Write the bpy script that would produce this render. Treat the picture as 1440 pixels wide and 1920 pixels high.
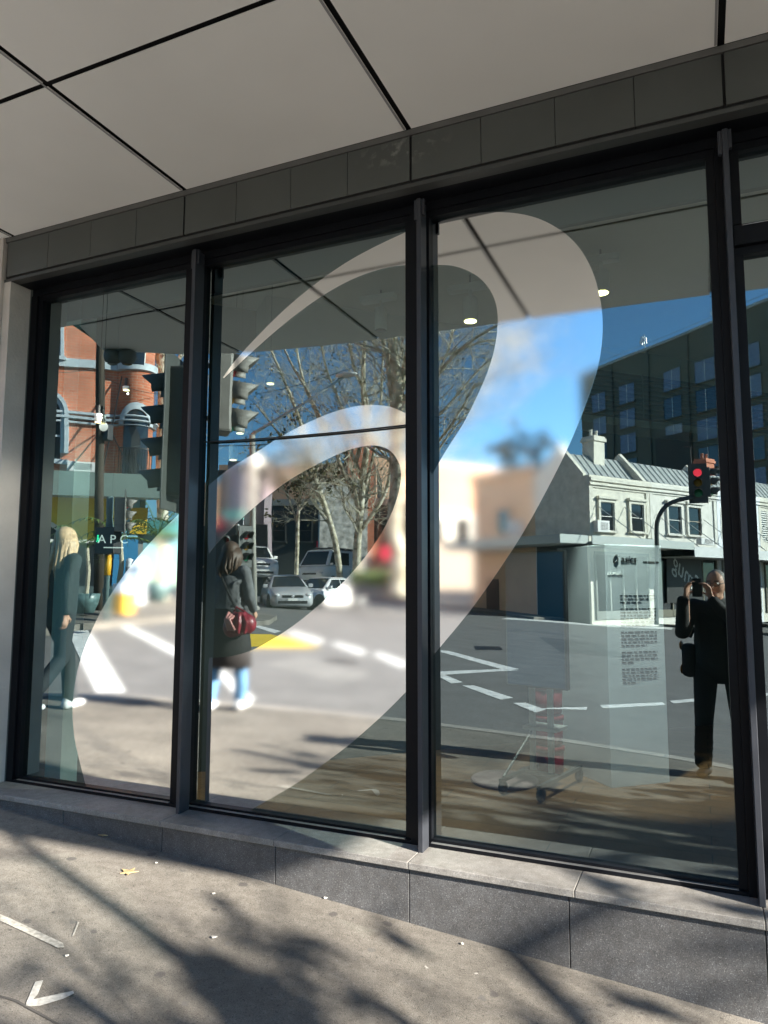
import bpy, bmesh, math, random
from mathutils import Vector, Matrix, geometry, noise as mnoise
random.seed(7)
rad = math.radians
scene = bpy.context.scene
COL = scene.collection
for o in list(bpy.data.objects):
    bpy.data.objects.remove(o)

# ------------------------------------------------------------------ camera
CAM = Vector((0.0, -3.2, 1.65))
FPX = 1350.0
RIGHT = Vector((0.916, 0.401, 0.002)); DOWN = Vector((-0.039, 0.094, -0.995)); FWD = Vector((-0.399, 0.911, 0.102))
FWD.normalize(); RIGHT = (RIGHT - FWD * RIGHT.dot(FWD)).normalized(); DOWN = FWD.cross(RIGHT).normalized()
cd = bpy.data.cameras.new('camera'); cam = bpy.data.objects.new('camera', cd); COL.objects.link(cam)
UPV = -DOWN; BACK = -FWD
cam.matrix_world = Matrix(((RIGHT.x, UPV.x, BACK.x, CAM.x), (RIGHT.y, UPV.y, BACK.y, CAM.y), (RIGHT.z, UPV.z, BACK.z, CAM.z), (0, 0, 0, 1)))
cd.sensor_fit = 'HORIZONTAL'; cd.sensor_width = 36.0; cd.lens = FPX / 1440 * 36
cd.clip_start = 0.02; cd.clip_end = 2000
scene.camera = cam

# ------------------------------------------------------------------ sky, sun, exposure
SUN_AZ, SUN_EL = 17.0, 22.4          # azimuth from +X towards the street (-Y)
sd = Vector((math.cos(rad(SUN_AZ)) * math.cos(rad(SUN_EL)), -math.sin(rad(SUN_AZ)) * math.cos(rad(SUN_EL)), math.sin(rad(SUN_EL))))
w = bpy.data.worlds.new('World'); scene.world = w; w.use_nodes = True
nt = w.node_tree
sky = nt.nodes.new('ShaderNodeTexSky'); sky.sky_type = 'NISHITA'; sky.sun_disc = False
sky.sun_elevation = rad(SUN_EL); sky.sun_rotation = math.atan2(sd.x, sd.y)
sky.air_density = 1.0; sky.dust_density = 0.05; sky.ozone_density = 3.0
bg = nt.nodes['Background']; bg.inputs['Strength'].default_value = 0.059
tn = nt.nodes.new('ShaderNodeMix'); tn.data_type = 'RGBA'; tn.blend_type = 'MULTIPLY'; tn.inputs[0].default_value = 1.0; tn.inputs[7].default_value = (.68, 1.0, 1.13, 1)
nt.links.new(sky.outputs[0], tn.inputs[6]); nt.links.new(tn.outputs[2], bg.inputs['Color'])
sl = bpy.data.lights.new('sun', 'SUN'); sl.energy = 5.0; sl.angle = rad(0.5); sl.color = (1.0, 0.93, 0.82)
so = bpy.data.objects.new('sun', sl); COL.objects.link(so)
so.rotation_euler = sd.to_track_quat('Z', 'Y').to_euler(); so.location = (20, -10, 20)
scene.view_settings.view_transform = 'Standard'; scene.view_settings.look = 'None'
scene.view_settings.gamma = 1.0; scene.view_settings.use_curve_mapping = False
scene.view_settings.exposure = 2.2
cy = scene.cycles
cy.use_denoising = True
cy.max_bounces = 10; cy.glossy_bounces = 6; cy.transparent_max_bounces = 24; cy.diffuse_bounces = 4
cy.caustics_reflective = False; cy.caustics_refractive = False
cy.sample_clamp_indirect = 4.0

# ------------------------------------------------------------------ picture helpers (where a thing of the photograph stands)
def ray(px, py):
    return (RIGHT * ((px - 720) / FPX) + DOWN * ((py - 960) / FPX) + FWD).normalized()
def onY(px, py, Y):
    v = ray(px, py); return CAM + v * ((Y - CAM.y) / v.y)
GA, GX, GY = 0.16, -0.072, 0.017
def g(x, y):
    return GA + GX * max(-26.0, min(22.0, x)) + GY * max(-45.0, min(8.0, y))
MC = Vector((CAM.x, -CAM.y, CAM.z))     # the camera as the window mirrors it
def mray(px, py):
    v = ray(px, py); return Vector((v.x, -v.y, v.z))
def mground(px, py, h=0.0):             # street point seen in the window
    d = mray(px, py); N = Vector((-GX, -GY, 1)); t = (GA + h - N.dot(MC)) / N.dot(d); return MC + d * t
def mdepth(px, py, dep):
    d = mray(px, py); return MC + d * (dep / ray(px, py).dot(FWD))
def inside(px, py, dep):
    v = ray(px, py); return CAM + v * (dep / v.dot(FWD))

# ------------------------------------------------------------------ materials
MATS = {}
def mat(name, col, rough=0.6, metal=0.0, var=0.0, scale=8.0, bump=0.0, bscale=None, spec=0.5, detail=4.0, emit=None, estr=0.0, coat=0.0):
    if name in MATS: return MATS[name]
    m = bpy.data.materials.new(name); m.use_nodes = True; n = m.node_tree.nodes; l = m.node_tree.links
    b = n['Principled BSDF']; b.inputs['Base Color'].default_value = (*col, 1); b.inputs['Roughness'].default_value = rough
    b.inputs['Metallic'].default_value = metal; b.inputs['Specular IOR Level'].default_value = spec
    b.inputs['Coat Weight'].default_value = coat
    if emit: b.inputs['Emission Color'].default_value = (*emit, 1); b.inputs['Emission Strength'].default_value = estr
    if var or bump:
        tc = n.new('ShaderNodeTexCoord')
    if var:
        no = n.new('ShaderNodeTexNoise'); no.inputs['Scale'].default_value = scale; no.inputs['Detail'].default_value = detail
        l.new(tc.outputs['Object'], no.inputs['Vector'])
        r = n.new('ShaderNodeValToRGB'); r.color_ramp.elements[0].position = 0.3; r.color_ramp.elements[1].position = 0.7
        r.color_ramp.elements[0].color = (*[max(0, c * (1 - var)) for c in col], 1); r.color_ramp.elements[1].color = (*[min(1, c * (1 + var)) for c in col], 1)
        l.new(no.outputs[0], r.inputs[0]); l.new(r.outputs[0], b.inputs['Base Color'])
        mr = n.new('ShaderNodeMapRange'); mr.inputs['To Min'].default_value = max(0.03, rough - .12); mr.inputs['To Max'].default_value = min(1, rough + .12)
        l.new(no.outputs[0], mr.inputs['Value']); l.new(mr.outputs[0], b.inputs['Roughness'])
    if bump:
        n2 = n.new('ShaderNodeTexNoise'); n2.inputs['Scale'].default_value = bscale or scale * 6; n2.inputs['Detail'].default_value = 6
        l.new(tc.outputs['Object'], n2.inputs['Vector'])
        bp = n.new('ShaderNodeBump'); bp.inputs['Strength'].default_value = bump; bp.inputs['Distance'].default_value = 0.01
        l.new(n2.outputs[0], bp.inputs['Height']); l.new(bp.outputs[0], b.inputs['Normal'])
    MATS[name] = m; return m
def ramp(n, stops):
    r = n.new('ShaderNodeValToRGB'); e = r.color_ramp.elements
    while len(e) < len(stops): e.new(0.5)
    for k, (p, c) in enumerate(stops): e[k].position = p; e[k].color = (*c, 1)
    return r
def speckled(name, base, specks, rough, bump=0.3, big=0.25, gum=False):
    m = bpy.data.materials.new(name); m.use_nodes = True; n = m.node_tree.nodes; l = m.node_tree.links; b = n['Principled BSDF']
    tc = n.new('ShaderNodeTexCoord'); P = tc.outputs['Object']
    def nz(s, d=4.0, ro=0.55):
        t = n.new('ShaderNodeTexNoise'); t.inputs['Scale'].default_value = s; t.inputs['Detail'].default_value = d; t.inputs['Roughness'].default_value = ro; l.new(P, t.inputs['Vector']); return t
    def mix(kind, f, a, c):
        x = n.new('ShaderNodeMix'); x.data_type = 'RGBA'; x.blend_type = kind
        if isinstance(f, float): x.inputs[0].default_value = f
        else: l.new(f, x.inputs[0])
        l.new(a, x.inputs[6])
        if isinstance(c, tuple): x.inputs[7].default_value = (*c, 1)
        else: l.new(c, x.inputs[7])
        return x.outputs[2]
    fine = nz(230.0, 3.0, 0.7); r1 = ramp(n, [(0.30, specks[0]), (0.46, base), (0.58, base), (0.74, specks[1])]); l.new(fine.outputs[0], r1.inputs[0])
    bign = nz(1.7, 6.0); r2 = ramp(n, [(0.30, (1 - big,) * 3), (0.68, (1 + big * .6,) * 3)]); l.new(bign.outputs[0], r2.inputs[0])
    c = mix('MULTIPLY', 1.0, r1.outputs[0], r2.outputs[0])
    midn = nz(24.0, 5.0); r3 = ramp(n, [(0.36, (.78, .76, .74)), (0.62, (1.1, 1.1, 1.1))]); l.new(midn.outputs[0], r3.inputs[0])
    c = mix('MULTIPLY', 0.7, c, r3.outputs[0])
    if gum:
        pit = nz(95.0, 2.0, .8); r4 = ramp(n, [(.30, (.45, .44, .43)), (.40, (1, 1, 1)), (.62, (1, 1, 1)), (.72, (1.35, 1.33, 1.3))]); l.new(pit.outputs[0], r4.inputs[0]); c = mix('MULTIPLY', 1.0, c, r4.outputs[0])
        patch = nz(.55, 3.0); r5 = ramp(n, [(.38, (.80, .79, .78)), (.60, (1.08, 1.07, 1.05))]); l.new(patch.outputs[0], r5.inputs[0]); c = mix('MULTIPLY', 1.0, c, r5.outputs[0])
        def spots(s, lo, hi, colr):
            v = n.new('ShaderNodeTexVoronoi'); v.inputs['Scale'].default_value = s; v.inputs['Randomness'].default_value = 1.0
            mp = n.new('ShaderNodeVectorMath'); mp.operation = 'ADD'
            dn = nz(40.0, 2.0); sc = n.new('ShaderNodeVectorMath'); sc.operation = 'SCALE'; sc.inputs['Scale'].default_value = 0.03
            l.new(dn.outputs[1], sc.inputs[0]); l.new(P, mp.inputs[0]); l.new(sc.outputs[0], mp.inputs[1]); l.new(mp.outputs[0], v.inputs['Vector'])
            rr = ramp(n, [(lo, (1, 1, 1)), (hi, (0, 0, 0))]); l.new(v.outputs['Distance'], rr.inputs[0])
            return rr.outputs[0], colr
        nonlocal_c = c
        for s, lo, hi, colr in ((4.2, 0.080, 0.105, (.055, .05, .05)), (9.5, 0.05, 0.075, (.05, .045, .04)), (6.7, 0.09, 0.13, (.10, .095, .09)), (34.0, 0.07, 0.10, (.035, .033, .03)), (5.3, 0.03, 0.045, (.42, .40, .37))):
            f, cc = spots(s, lo, hi, colr)
            nonlocal_c = mix('MIX', f, nonlocal_c, cc) if False else nonlocal_c
            x = n.new('ShaderNodeMath'); x.operation = 'MULTIPLY'; x.inputs[1].default_value = 0.7; l.new(f, x.inputs[0])
            nonlocal_c = mix('MIX', x.outputs[0], nonlocal_c, cc)
        c = nonlocal_c
    l.new(c, b.inputs['Base Color']); b.inputs['Roughness'].default_value = rough
    bp = n.new('ShaderNodeBump'); bp.inputs['Strength'].default_value = bump; bp.inputs['Distance'].default_value = 0.006
    l.new(fine.outputs[0], bp.inputs['Height']); l.new(bp.outputs[0], b.inputs['Normal'])
    MATS[name] = m; return m
def brickmat(name, c1, c2, mortar, scale=1.0):
    m = bpy.data.materials.new(name); m.use_nodes = True; n = m.node_tree.nodes; l = m.node_tree.links; b = n['Principled BSDF']
    tc = n.new('ShaderNodeTexCoord'); mp = n.new('ShaderNodeSeparateXYZ'); cb = n.new('ShaderNodeCombineXYZ')
    l.new(tc.outputs['Object'], mp.inputs[0]); ad = n.new('ShaderNodeMath'); l.new(mp.outputs[0], ad.inputs[0]); l.new(mp.outputs[1], ad.inputs[1])
    l.new(ad.outputs[0], cb.inputs[0]); l.new(mp.outputs[2], cb.inputs[1])
    t = n.new('ShaderNodeTexBrick'); t.inputs['Scale'].default_value = 1.0; t.inputs['Brick Width'].default_value = .24 * scale; t.inputs['Row Height'].default_value = .085 * scale
    t.inputs['Mortar Size'].default_value = .009 * scale; t.inputs['Color1'].default_value = (*c1, 1); t.inputs['Color2'].default_value = (*c2, 1); t.inputs['Mortar'].default_value = (*mortar, 1)
    l.new(cb.outputs[0], t.inputs['Vector'])
    no = n.new('ShaderNodeTexNoise'); no.inputs['Scale'].default_value = 1.3; no.inputs['Detail'].default_value = 6; l.new(tc.outputs['Object'], no.inputs['Vector'])
    r = ramp(n, [(0.3, (.72, .7, .7)), (0.7, (1.15, 1.12, 1.1))]); l.new(no.outputs[0], r.inputs[0])
    x = n.new('ShaderNodeMix'); x.data_type = 'RGBA'; x.blend_type = 'MULTIPLY'; x.inputs[0].default_value = 1
    l.new(t.outputs[0], x.inputs[6]); l.new(r.outputs[0], x.inputs[7]); l.new(x.outputs[2], b.inputs['Base Color']); b.inputs['Roughness'].default_value = .85
    bp = n.new('ShaderNodeBump'); bp.inputs['Strength'].default_value = .4; bp.inputs['Distance'].default_value = .01; bp.invert = True
    l.new(t.outputs[1], bp.inputs['Height']); l.new(bp.outputs[0], b.inputs['Normal'])
    MATS[name] = m; return m
def glassmat(name, refl, tint, rtint=(.80, .97, 1.0), rough=0.0):
    m = bpy.data.materials.new(name); m.use_nodes = True; n = m.node_tree.nodes; l = m.node_tree.links
    n.remove(n['Principled BSDF']); out = n['Material Output']
    tr = n.new('ShaderNodeBsdfTransparent'); tr.inputs[0].default_value = (*tint, 1)
    gl = n.new('ShaderNodeBsdfGlossy'); gl.inputs['Color'].default_value = (*rtint, 1); gl.inputs['Roughness'].default_value = rough
    mx = n.new('ShaderNodeMixShader')
    if refl > 0:
        fr = n.new('ShaderNodeFresnel'); fr.inputs['IOR'].default_value = 1.5
        ad = n.new('ShaderNodeMath'); ad.operation = 'ADD'; ad.inputs[1].default_value = refl - .04; ad.use_clamp = True
        l.new(fr.outputs[0], ad.inputs[0]); l.new(ad.outputs[0], mx.inputs[0])
    else: mx.inputs[0].default_value = 0
    if refl > 0:          # float glass is never quite flat
        tc = n.new('ShaderNodeTexCoord'); wv = n.new('ShaderNodeTexNoise'); wv.inputs['Scale'].default_value = 1.6; wv.inputs['Detail'].default_value = 1.0
        bp = n.new('ShaderNodeBump'); bp.inputs['Strength'].default_value = 1.0; bp.inputs['Distance'].default_value = .0007
        l.new(tc.outputs['Object'], wv.inputs['Vector']); l.new(wv.outputs[0], bp.inputs['Height']); l.new(bp.outputs[0], gl.inputs['Normal'])
    l.new(tr.outputs[0], mx.inputs[1]); l.new(gl.outputs[0], mx.inputs[2]); l.new(mx.outputs[0], out.inputs[0])
    MATS[name] = m; return m
def mirrormat():
    m = bpy.data.materials.new('mirror_film'); m.use_nodes = True; n = m.node_tree.nodes; l = m.node_tree.links
    n.remove(n['Principled BSDF'])
    gl = n.new('ShaderNodeBsdfGlossy'); gl.distribution = 'BECKMANN'; gl.inputs['Color'].default_value = (.89, .90, .885, 1); gl.inputs['Roughness'].default_value = .066
    l.new(gl.outputs[0], n['Material Output'].inputs[0]); MATS['mirror_film'] = m; return m

# ------------------------------------------------------------------ mesh helpers
class MB:
    def __init__(s): s.v = []; s.f = []; s.mi = []; s.cur = 0
    def add(s, vs, fs):
        b = len(s.v); s.v += [tuple(p) for p in vs]; s.f += [[b + i for i in q] for q in fs]; s.mi += [s.cur] * len(fs); return s
    def bx(s, x0, y0, z0, x1, y1, z1):
        return s.add([(x0, y0, z0), (x1, y0, z0), (x1, y1, z0), (x0, y1, z0), (x0, y0, z1), (x1, y0, z1), (x1, y1, z1), (x0, y1, z1)],
                     [(3, 2, 1, 0), (4, 5, 6, 7), (0, 1, 5, 4), (1, 2, 6, 5), (2, 3, 7, 6), (3, 0, 4, 7)])
    def cb(s, c, d, rz=0.0):
        a = len(s.v); s.bx(-d[0] / 2, -d[1] / 2, -d[2] / 2, d[0] / 2, d[1] / 2, d[2] / 2); co, si = math.cos(rz), math.sin(rz)
        for i in range(a, len(s.v)):
            x, y, z = s.v[i]; s.v[i] = (c[0] + x * co - y * si, c[1] + x * si + y * co, c[2] + z)
        return s
    def tube(s, pts, r, n=8, flat=1.0, cap=True, up=None):
        pts = [Vector(p) for p in pts]; r = r if isinstance(r, (list, tuple)) else [r] * len(pts)
        b = len(s.v); N = None
        for i, p in enumerate(pts):
            t = (pts[min(i + 1, len(pts) - 1)] - pts[max(i - 1, 0)]).normalized()
            if N is None:
                u = Vector(up) if up else (Vector((0, 0, 1)) if abs(t.z) < .9 else Vector((1, 0, 0))); N = (u - t * u.dot(t)).normalized()
            else:
                N = (N - t * N.dot(t)).normalized()
            B = t.cross(N)
            ri = r[i]; ra, rb = ri if isinstance(ri, tuple) else (ri, ri * flat)
            for k in range(n):
                a = 2 * math.pi * k / n; q = p + N * (math.cos(a) * ra) + B * (math.sin(a) * rb); s.v.append(tuple(q))
        for i in range(len(pts) - 1):
            for k in range(n):
                s.f.append([b + i * n + k, b + i * n + (k + 1) % n, b + (i + 1) * n + (k + 1) % n, b + (i + 1) * n + k]); s.mi.append(s.cur)
        if cap:
            s.f.append([b + k for k in range(n)][::-1]); s.mi.append(s.cur); e = b + (len(pts) - 1) * n
            s.f.append([e + k for k in range(n)]); s.mi.append(s.cur)
        return s
    def limb(s, a, b_, ra, rb, n=12, flat=1.0, up=None):   # capsule
        a = Vector(a); b_ = Vector(b_); t = (b_ - a); L = t.length; t.normalize(); P = []; R = []
        def rr(x, k): return (x[0] * k, x[1] * k) if isinstance(x, tuple) else (x * k, x * k * flat)
        def mx(x): return max(x) if isinstance(x, tuple) else x
        for k in (-0.98, -.8, -.45): P.append(a + t * mx(ra) * k * .8); R.append(rr(ra, math.sqrt(1 - k * k)))
        for k in (0, .33, .66, 1):
            P.append(a + t * L * k); q = tuple(rr(ra, 1)[j] * (1 - k) + rr(rb, 1)[j] * k for j in (0, 1)); R.append(q)
        for k in (.45, .8, .98): P.append(b_ + t * mx(rb) * k * .8); R.append(rr(rb, math.sqrt(1 - k * k)))
        return s.tube(P, R, n, up=up)
    def lathe(s, prof, c=(0, 0, 0), n=16, axis='z'):
        b = len(s.v)
        for r, h in prof:
            for k in range(n):
                a = 2 * math.pi * k / n; x, y = r * math.cos(a), r * math.sin(a)
                p = {'z': (x, y, h), 'x': (h, x, y), 'y': (x, h, y)}[axis]; s.v.append((c[0] + p[0], c[1] + p[1], c[2] + p[2]))
        for i in range(len(prof) - 1):
            for k in range(n):
                s.f.append([b + i * n + k, b + i * n + (k + 1) % n, b + (i + 1) * n + (k + 1) % n, b + (i + 1) * n + k]); s.mi.append(s.cur)
        s.f.append([b + k for k in range(n)][::-1]); s.mi.append(s.cur); e = b + (len(prof) - 1) * n
        s.f.append([e + k for k in range(n)]); s.mi.append(s.cur); return s
    def ball(s, c, r, n=12, m=8):
        r = r if isinstance(r, (tuple, list)) else (r, r, r); b = len(s.v)
        for i in range(m + 1):
            th = math.pi * (i + .02) / (m + .04)
            for k in range(n):
                a = 2 * math.pi * k / n; s.v.append((c[0] + r[0] * math.sin(th) * math.cos(a), c[1] + r[1] * math.sin(th) * math.sin(a), c[2] + r[2] * math.cos(th)))
        for i in range(m):
            for k in range(n):
                s.f.append([b + i * n + k, b + (i + 1) * n + k, b + (i + 1) * n + (k + 1) % n, b + i * n + (k + 1) % n]); s.mi.append(s.cur)
        s.f.append([b + k for k in range(n)]); s.mi.append(s.cur); e = b + m * n; s.f.append([e + k for k in range(n)][::-1]); s.mi.append(s.cur); return s
    def prism(s, poly, fn0, fn1):      # poly: 2D outline (may be concave); fn maps (a,b) to 3D for both caps
        n = len(poly); b = len(s.v); s.v += [tuple(fn0(*p)) for p in poly] + [tuple(fn1(*p)) for p in poly]
        tri = geometry.tessellate_polygon([[Vector((p[0], p[1], 0)) for p in poly]])
        for t in tri:
            s.f.append([b + i for i in t]); s.f.append([b + n + i for i in t][::-1]); s.mi += [s.cur] * 2
        for i in range(n):
            j = (i + 1) % n; s.f.append([b + i, b + j, b + n + j, b + n + i]); s.mi.append(s.cur)
        return s
    def mesh(s, name, mats, smooth=False):
        me = bpy.data.meshes.new(name); me.from_pydata(s.v, [], s.f); me.update()
        for m in (mats if isinstance(mats, (list, tuple)) else [mats]): me.materials.append(m)
        bm = bmesh.new(); bm.from_mesh(me); bm.faces.ensure_lookup_table()
        for f, k in zip(bm.faces, s.mi): f.material_index = k; f.smooth = smooth
        bmesh.ops.recalc_face_normals(bm, faces=bm.faces); bm.to_mesh(me); bm.free(); return me
    def build(s, name, mats, parent=None, smooth=False, loc=None, rz=None):
        return link(name, s.mesh(name, mats, smooth), parent, loc, rz)
def link(name, me, parent=None, loc=None, rz=None):
    o = bpy.data.objects.new(name, me); COL.objects.link(o); o.parent = parent
    if loc is not None: o.location = loc
    if rz is not None: o.rotation_euler = (0, 0, rz)
    return o
def thing(name, label, cat, loc=(0, 0, 0), rz=0.0, group=None):
    o = bpy.data.objects.new(name, None); COL.objects.link(o); o.location = loc; o.rotation_euler = (0, 0, rz); o.empty_display_size = .1
    return tag(o, label, cat, group)
def tag(o, label, cat, group=None):
    o['label'] = label; o['category'] = cat
    if group: o['group'] = group
    return o
def struct(o): o['kind'] = 'structure'; return o
def stuff(o): o['kind'] = 'stuff'; return o
def box(name, m, parent, x0, y0, z0, x1, y1, z1, bev=0.0):
    o = MB().bx(x0, y0, z0, x1, y1, z1).build(name, m, parent)
    if bev:
        b = o.modifiers.new('b', 'BEVEL'); b.width = bev; b.segments = 2
    return o
def bake(o):
    dg = bpy.context.evaluated_depsgraph_get(); dg.update()
    me = bpy.data.meshes.new_from_object(o.evaluated_get(dg)); o.modifiers.clear(); o.data = me; return o
def meld(mb, name, m, parent, voxel=.012, it=3):
    o = mb.build(name, m, parent, True)
    r = o.modifiers.new('r', 'REMESH'); r.mode = 'VOXEL'; r.voxel_size = voxel; r.use_smooth_shade = True
    s = o.modifiers.new('s', 'SMOOTH'); s.iterations = it; s.factor = .5
    return bake(o)
def text(name, body, size, m, parent, loc, rot, extrude=.002, shear=0.0, bold=0.0, align='CENTER'):
    c = bpy.data.curves.new(name, 'FONT'); c.body = body; c.size = size; c.extrude = extrude; c.shear = shear; c.offset = bold; c.align_x = align; c.resolution_u = 3
    o = bpy.data.objects.new(name, c); COL.objects.link(o); bake_me(o); o2 = link(name, o.data_mesh if False else TXT.pop(), parent)
    bpy.data.objects.remove(o); o2.data.materials.clear(); o2.data.materials.append(m); o2.location = loc; o2.rotation_euler = rot; o2.name = name; return o2
TXT = []
def bake_me(o):
    dg = bpy.context.evaluated_depsgraph_get(); dg.update(); TXT.append(bpy.data.meshes.new_from_object(o.evaluated_get(dg)))
def copy_tree(o, parent=None, loc=None, rz=None):
    c = o.copy(); COL.objects.link(c); c.parent = parent
    if loc is not None: c.location = loc
    if rz is not None: c.rotation_euler = (0, 0, rz)
    for ch in list(o.children): copy_tree(ch, c)
    return c
def arc(cx, cz, r, a0, a1, n): return [(cx + r * math.cos(rad(a0 + (a1 - a0) * k / n)), cz + r * math.sin(rad(a0 + (a1 - a0) * k / n))) for k in range(n + 1)]
def spline(pts, sub=8, closed=False):
    P = [Vector((*p, 0)) for p in pts]; out = []; n = len(P)
    for i in range(n if closed else n - 1):
        if closed: p0, p1, p2, p3 = P[i - 1], P[i], P[(i + 1) % n], P[(i + 2) % n]
        else: p0, p1, p2, p3 = P[max(i - 1, 0)], P[i], P[i + 1], P[min(i + 2, n - 1)]
        for k in range(sub):
            t = k / sub; q = .5 * ((2 * p1) + (p2 - p0) * t + (2 * p0 - 5 * p1 + 4 * p2 - p3) * t * t + (3 * p1 - p0 - 3 * p2 + p3) * t ** 3); out.append((q.x, q.y))
    if not closed: out.append((P[-1].x, P[-1].y))
    return out

M_soffit = mat('soffit_paint', (.88, .875, .85), .75, var=.045, scale=1.1, bump=.05, bscale=60)
M_joint = mat('black_joint', (.012, .012, .012), .9)
M_fascia = mat('fascia_aluminium', (.075, .08, .075), .5, metal=.2, var=.10, scale=3)
M_frame = mat('black_frame', (.004, .0046, .0065), .45, var=.2, scale=6, spec=.16)
M_fin = mat('anodised_fin', (.035, .038, .047), .45, metal=.2, var=.15, scale=9)
M_alloy = mat('bare_alloy', (.45, .45, .45), .35, metal=.8, var=.1)
M_granite = speckled('grey_granite', (.088, .088, .090), ((.025, .025, .027), (.33, .33, .33)), .6, bump=.15, big=.35)
M_sill = speckled('sill_granite', (.235, .225, .21), ((.10, .10, .10), (.46, .45, .43)), .55, bump=.12, big=.3)
M_foot = speckled('footpath_concrete', (.195, .18, .158), ((.055, .052, .048), (.37, .35, .32)), .85, bump=.6, big=.34, gum=True)
M_road = speckled('road_asphalt', (.15, .147, .143), ((.06, .06, .06), (.27, .26, .25)), .85, bump=.5, big=.2)
M_kerb = speckled('kerb_stone', (.33, .31, .28), ((.15, .14, .13), (.45, .43, .40)), .8, bump=.2, big=.3)
M_render = mat('pier_render', (.50, .46, .42), .85, var=.10, scale=5, bump=.25, bscale=50)
M_white = mat('road_paint', (.66, .66, .64), .75, var=.28, scale=9, detail=8)
M_worn = mat('worn_paint', (.30, .285, .255), .85, var=.35, scale=60)
M_yellow = mat('yellow_paint', (.75, .50, .02), .7, var=.1, scale=6)
M_glass = glassmat('shop_glass', .25, (.52, .69, .69))
M_gback = glassmat('shop_glass_back', 0.0, (.97, 1, .99))
M_mirror = mirrormat()
M_pane = mat('dark_window_pane', (.02, .025, .03), .06, spec=.9)
M_blackpl = mat('black_plastic', (.015, .015, .016), .45)
M_steel = mat('galvanised_steel', (.42, .43, .42), .5, metal=.6, var=.12)

# ================================================================== SETTING: ground, footpath, road, kerbs
def sheet(name, poly, h, m, parent=None, thick=0.0, grid=None):
    """flat polygon laid on the sloping ground, h above the datum"""
    mb = MB()
    if thick: mb.prism(poly, lambda x, y: (x, y, g(x, y) + h), lambda x, y: (x, y, g(x, y) + h - thick))
    else:
        tri = geometry.tessellate_polygon([[Vector((x, y, 0)) for x, y in poly]])
        mb.add([(x, y, g(x, y) + h) for x, y in poly], tri)
    o = mb.build(name, m, parent)
    if o.data.polygons[0].normal.z < 0 and not thick: o.data.flip_normals()
    return o
# far ground sheet (road level is 0.12 below footpath level)
mb = MB(); xs = [-900, -300, -120, -60, -26, -20, -14, -9, -5, 0, 5, 10, 22, 60, 150, 900]; ys = [-900, -300, -120, -70, -45, -30, -20, -12, -7, -3, 0, 8, 60, 300, 900]
for j in range(len(ys) - 1):
    for i in range(len(xs) - 1):
        q = [(xs[i], ys[j]), (xs[i + 1], ys[j]), (xs[i + 1], ys[j + 1]), (xs[i], ys[j + 1])]; mb.add([(x, y, g(x, y) - .12) for x, y in q], [(0, 1, 2, 3)])
road = struct(mb.build('road', M_road))
KERB = [(22, -2.95), (9, -3.35), (4, -3.75), (1, -3.95), (-.35, -4.05), (-1.3, -4.05), (-2.5, -3.85), (-3.8, -3.5), (-5.0, -3.05), (-5.9, -2.45), (-6.7, -1.5), (-7.2, -.2), (-7.5, 2), (-8.0, 9), (-9, 22)]
KIN = [(x + dx, y + dy) for (x, y), (dx, dy) in zip(KERB, [(0, .15)] * 6 + [(.02, .15), (.05, .14), (.08, .13), (.11, .10), (.13, .07), (.15, .02), (.15, 0), (.15, 0), (.15, 0)])]
foot = struct(sheet('footpath', [(22, -.2)] + KIN + [(-5, 22), (-4.9, .1), (-4.9, -.2)], 0.0, M_foot))
for i in range(len(KERB) - 1):        # kerb stones along the edge
    a, b = Vector(KERB[i]), Vector(KERB[i + 1]); c, d = Vector(KIN[i]), Vector(KIN[i + 1]); L = (b - a).length; n = max(1, round(L / 1.1))
    for k in range(n):
        t0, t1 = k / n + .006 / L, (k + 1) / n - .006 / L
        o = sheet('kerb_stone', [tuple(a.lerp(b, t0)), tuple(a.lerp(b, t1)), tuple(c.lerp(d, t1)), tuple(c.lerp(d, t0))], .004, M_kerb, foot, thick=.2)
def roadpaint(pts, m=None, name='road_line', par=None, h=-.114):
    return sheet(name, [tuple(mground(*p, h)[:2]) for p in pts], h, m or M_white, par or road)
# painted lines on the road, seen in the window
for q in ([(128, 1183), (166, 1183), (237, 1298), (183, 1298)], [(206, 1164), (228, 1166), (352, 1226), (352, 1240)], [(395, 1248), (412, 1250), (482, 1312), (452, 1314)],
          [(455, 1170), (470, 1170), (528, 1184), (515, 1188)], [(533, 1185), (551, 1184), (612, 1202), (596, 1207)], [(619, 1206), (633, 1205), (691, 1222), (676, 1227)], [(697, 1225), (711, 1224), (772, 1246), (752, 1250)],
          [(815, 1220), (840, 1221), (974, 1254), (948, 1256)], [(948, 1254), (974, 1256), (818, 1266), (815, 1259)], [(815, 1264), (832, 1264), (868, 1279), (846, 1281)], [(866, 1285), (889, 1285), (963, 1308), (940, 1312)],
          [(962, 1318), (985, 1317), (1022, 1330), (1004, 1336)], [(1004, 1329), (1030, 1327), (1102, 1326), (1100, 1331)], [(1126, 1322), (1242, 1317), (1248, 1322), (1132, 1328)], [(1255, 1314), (1316, 1308), (1320, 1313), (1262, 1319)], [(1400, 1302), (1480, 1296), (1480, 1301), (1404, 1307)],
          [(940, 1160), (952, 1158), (1262, 1176), (1260, 1180)]):
    roadpaint(q)
roadpaint([(430, 1190), (508, 1190), (602, 1213), (440, 1213)], M_yellow, 'yellow_hatching')
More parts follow.
